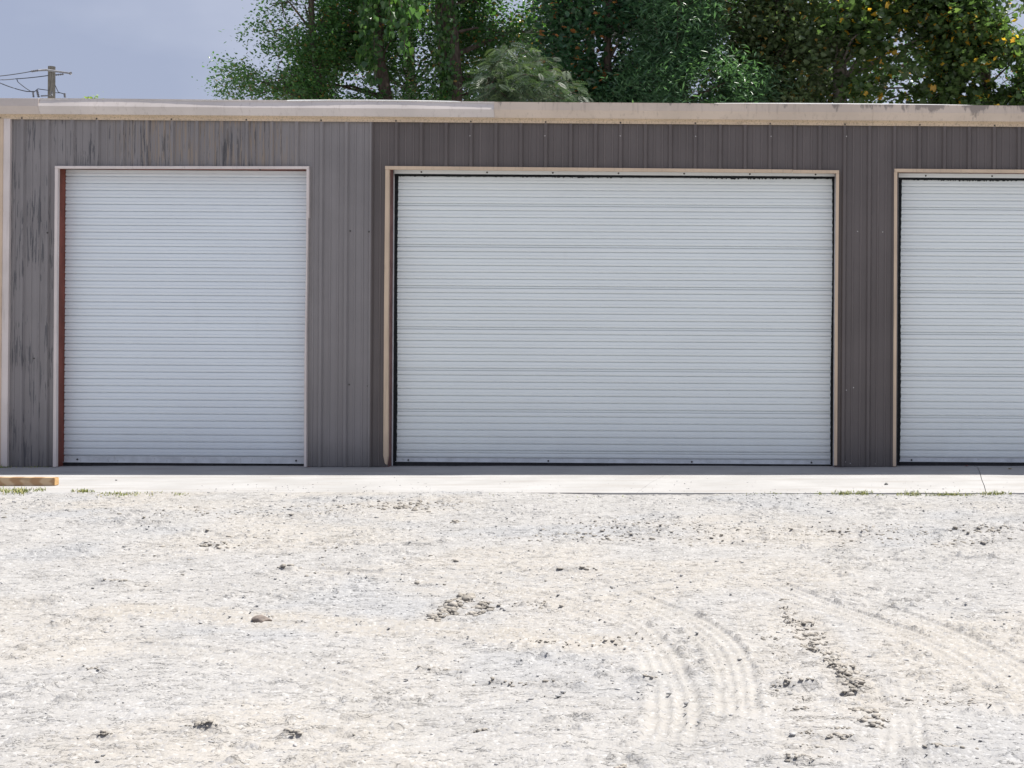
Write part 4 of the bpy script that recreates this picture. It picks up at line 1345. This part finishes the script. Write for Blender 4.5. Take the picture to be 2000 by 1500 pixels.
# feathery tree: arching boughs of pinnate fronds, in front of the others
root = empty('feathery_tree', (P(940, 600, 14).x, 14.0, 0.0))
tag(root, 'feathery grey-green tree arching low over the garage roof', 'tree', 'trees behind the garage')
tb = Bag(); r = random.Random(5)
b0 = P(930, 900, 14)
tr_pts = [Vector((b0.x, 14, -0.1)), P(930, 420, 14), P(945, 220, 14), P(955, 150, 14)]
tb.add(tube_data(tr_pts, [.10, .085, .06, .04], 8)); tb.build('trunk', M_BARK, root, True)
fp = []
bb = Bag()
for (ex_, ey_, eY) in ((1138, 188, 13.2), (1130, 165, 13.5), (1105, 140, 13.8), (1070, 118, 14.2), (1035, 100, 14.5), (1000, 92, 14.6), (1090, 172, 13.1), (1050, 150, 13.2),
                       (1020, 180, 13.0), (1115, 200, 13.3), (975, 120, 14.8), (1065, 205, 13.2), (1000, 205, 13.2), (960, 160, 14.4), (1138, 215, 13.3), (1010, 130, 13.6)):
    e = P(ex_, ey_, eY); st = P(945, 190, 14)
    ctrl = st.lerp(e, 0.5) + Vector((0, 0, 0.45))
    path = [(st * (1 - s) ** 2 + ctrl * 2 * s * (1 - s) + e * s * s) for s in [k / 8 for k in range(9)]]
    bb.add(tube_data(path, [0.022 * (1 - k / 10) for k in range(9)], 5))
    for k in range(60):
        s = r.random() ** 0.6
        q = st * (1 - s) ** 2 + ctrl * 2 * s * (1 - s) + e * s * s
        fp.append((q.x + r.gauss(0, .13), q.y + r.gauss(0, .16), q.z + r.gauss(0, .06)))
bb.build('branches', M_BARK, root, True)
link('crown', leaves_mesh('crown', 'frond', np.array(fp), 0.34, (-0.7, 0.15), 6), ML_FERN, root)

# hanging vines: each a thing of leaves on a stem, trailing from the leaning tree
def vine(px, py0, py1, Yd, n, size, label, seed, w=10):
    r = random.Random(seed)
    root = empty('hanging_vine', tuple(P(px, py1, Yd)))
    tag(root, label, 'vine', 'vines hanging in the trees')
    if w > 30: pass
    stem = [P(px + r.uniform(-3, 3) + 4 * math.sin(k), py0 + (py1 - py0) * k / 8, Yd) for k in range(9)]
    b = Bag(); b.add(tube_data(stem, [0.012] * 9, 4)); b.build('stem', M_BARK, root)
    pts = []
    for k in range(n):
        s = r.random()
        q = P(px + r.gauss(0, .55) * w * (0.5 + 0.7 * (1 - s)), py0 + (py1 - py0) * s, Yd)
        pts.append((q.x, q.y + r.gauss(0, .10), q.z))
    link('leaves', leaves_mesh('leaves', 'heart', np.array(pts), size, (-1.45, -0.7), seed), ML_VINE, root)
vine(712, -220, 130, 17.2, 330, 0.15, 'long vine hanging left of the leaning trunk', 41, 20)
vine(730, -200, 160, 17.4, 300, 0.14, 'dense vine running down the leaning trunk', 42, 18)
vine(762, -200, 75, 17.0, 170, 0.16, 'short vine hanging just right of the leaning trunk', 43, 16)
vine(790, -200, 120, 16.8, 190, 0.17, 'bright leafy vine hanging between the two trunks', 44, 16)
vine(815, -200, 62, 16.6, 120, 0.18, 'rightmost vine, with the largest leaves, left of the thick trunk', 45, 13)
vine(868, -250, 195, 18.0, 1000, 0.12, 'ivy climbing the left face of the thick trunk', 46, 34)

# small bright tree top showing just above the eave on the left
tree('lime_tree', 'bright lime-green tree top peeking over the eave by the utility pole', [(178, 900, 60), (178, 400, 60), (178, 230, 60)], 0.16,
     [(165, 214, 60, .55, .7, .75), (188, 213, 60, .62, .8, .80), (178, 270, 60, 1.3, 1.2, 1.5)], 'oval', 0.16, ML_LIME, 130, 34, 0.20, 51, thin=0.2, group='distant trees', limbs=8)

# ------------------------------------------------------------------ utility pole and wires
PY = 42.0
M_POLE = mat_plain('weathered_pole_wood', (0.215, 0.205, 0.185), 0.9, 0.15, 0.3, 5.0, stretch=(4, 4, 0.5))
M_POLECAP = mat_plain('grey_pole_iron', (0.17, 0.17, 0.18), 0.6, 0.4, 0.15, 10)
M_WIRE = mat_plain('dark_cable', (0.055, 0.06, 0.07), 0.7, 0.3, 0.1, 5)
M_ARM = mat_plain('grey_fibreglass_arm', (0.27, 0.27, 0.28), 0.6, 0.3, 0.15, 8)
pb, pt_ = P(100.5, 400, PY), P(101, 130, PY)
pole = empty('utility_pole', (pt_.x, PY, 0.0))
tag(pole, 'weathered wooden utility pole rising beyond the garage at left', 'utility pole')
b = Bag(); b.add(tube_data([Vector((pt_.x, PY, -0.2)), Vector((pt_.x, PY, 8)), pt_], [0.19, 0.165, 0.15], 14)); b.build('shaft', M_POLE, pole, True)
b = Bag(); b.add(tube_data([P(76, 137.5, PY - .22), P(90, 136.5, PY - .22), P(108, 139, PY - .22), P(138, 143.3, PY - .22)], [.045, .05, .05, .04], 8)); b.build('crossarm', M_ARM, pole, True)
b = Bag(); b.add(tube_data([P(139, 143.2, PY - .22), P(136.5, 143.0, PY - .22)], [.07, .07], 8)); b.build('arm_cap', M_POLECAP, pole, True)
def insulator(a, c, rad=.055):
    a, c = Vector(a), Vector(c)
    pts, rs = [], []
    for k in range(9):
        pts.append(a.lerp(c, k / 8)); rs.append(rad if k % 2 else rad * .5)
    b = Bag(); b.add(tube_data(pts, rs, 8)); b.build('insulator', M_POLECAP, pole, True)
insulator(P(61, 139.5, PY - .22), P(75, 137.5, PY - .22))
insulator(P(108, 146.5, PY - .22), P(124, 145, PY - .22), .045)
insulator(P(72, 176, PY - .2), P(75.5, 190, PY - .2), .06)
insulator(P(64.5, 178, PY - .2), P(65.5, 190, PY - .2), .05)
insulator(P(126, 182, PY - .2), P(127, 190.5, PY - .2), .06)
b = Bag(); b.add(tube_data([P(101, 178, PY - .25), P(101, 187, PY - .25)], [.05, .05], 8)); b.build('bracket', M_POLECAP, pole, True)
b = Bag(); b.add(tube_data([P(80, 187.5, PY - .2), P(98, 186.5, PY - .2)], [.03, .03], 6)); b.build('lower_arm', M_POLECAP, pole, True)

def wire(pts, rad, label):
    q = []
    for k in range(len(pts) - 1):
        (a0, b0_, c0), (a1, b1_, c1) = pts[k], pts[k + 1]
        A, B = P(a0, b0_, c0), P(a1, b1_, c1)
        for s in range(8):
            t_ = s / 8
            w_ = A.lerp(B, t_); w_.z -= 0.045 * (B - A).length * 4 * t_ * (1 - t_) * 0.25
            q.append(w_)
    q.append(P(*pts[-1]))
    b = Bag(); b.add(tube_data(q, [rad] * len(q), 5))
    o = b.build('power_line', M_WIRE, None, True)
    tag(o, label, 'wire', 'wires on the utility pole')
Yp = PY - .22
wire([(61, 139.5, Yp), (0, 148.5, Yp - 1), (-400, 205, Yp - 8)], .020, 'topmost cable running left from the crossarm tip')
wire([(94, 147.5, Yp), (30, 154, Yp), (0, 156, Yp - 1), (-400, 190, Yp - 8)], .020, 'second cable from the top, tied to the pole itself')
wire([(66, 178.5, Yp), (52, 178.5, Yp), (30, 173, Yp), (0, 162, Yp - 1), (-300, 60, Yp - 6)], .022, 'sagging lower cable rising towards the left edge')
wire([(33, 155, Yp), (35, 160, Yp), (50, 172, Yp), (63, 180, Yp)], .018, 'slanting jumper between the second and the lower cable')
wire([(66, 180, Yp), (74, 173.5, Yp), (84, 175, Yp), (97, 176.5, Yp)], .018, 'looped jumper just left of the pole')
wire([(108, 167, Yp), (114, 180, Yp), (126, 183.5, Yp)], .018, 'jumper dropping right of the pole')
wire([(108, 181, Yp), (118, 181.5, Yp), (126, 183.8, Yp)], .016, 'short level jumper right of the pole')
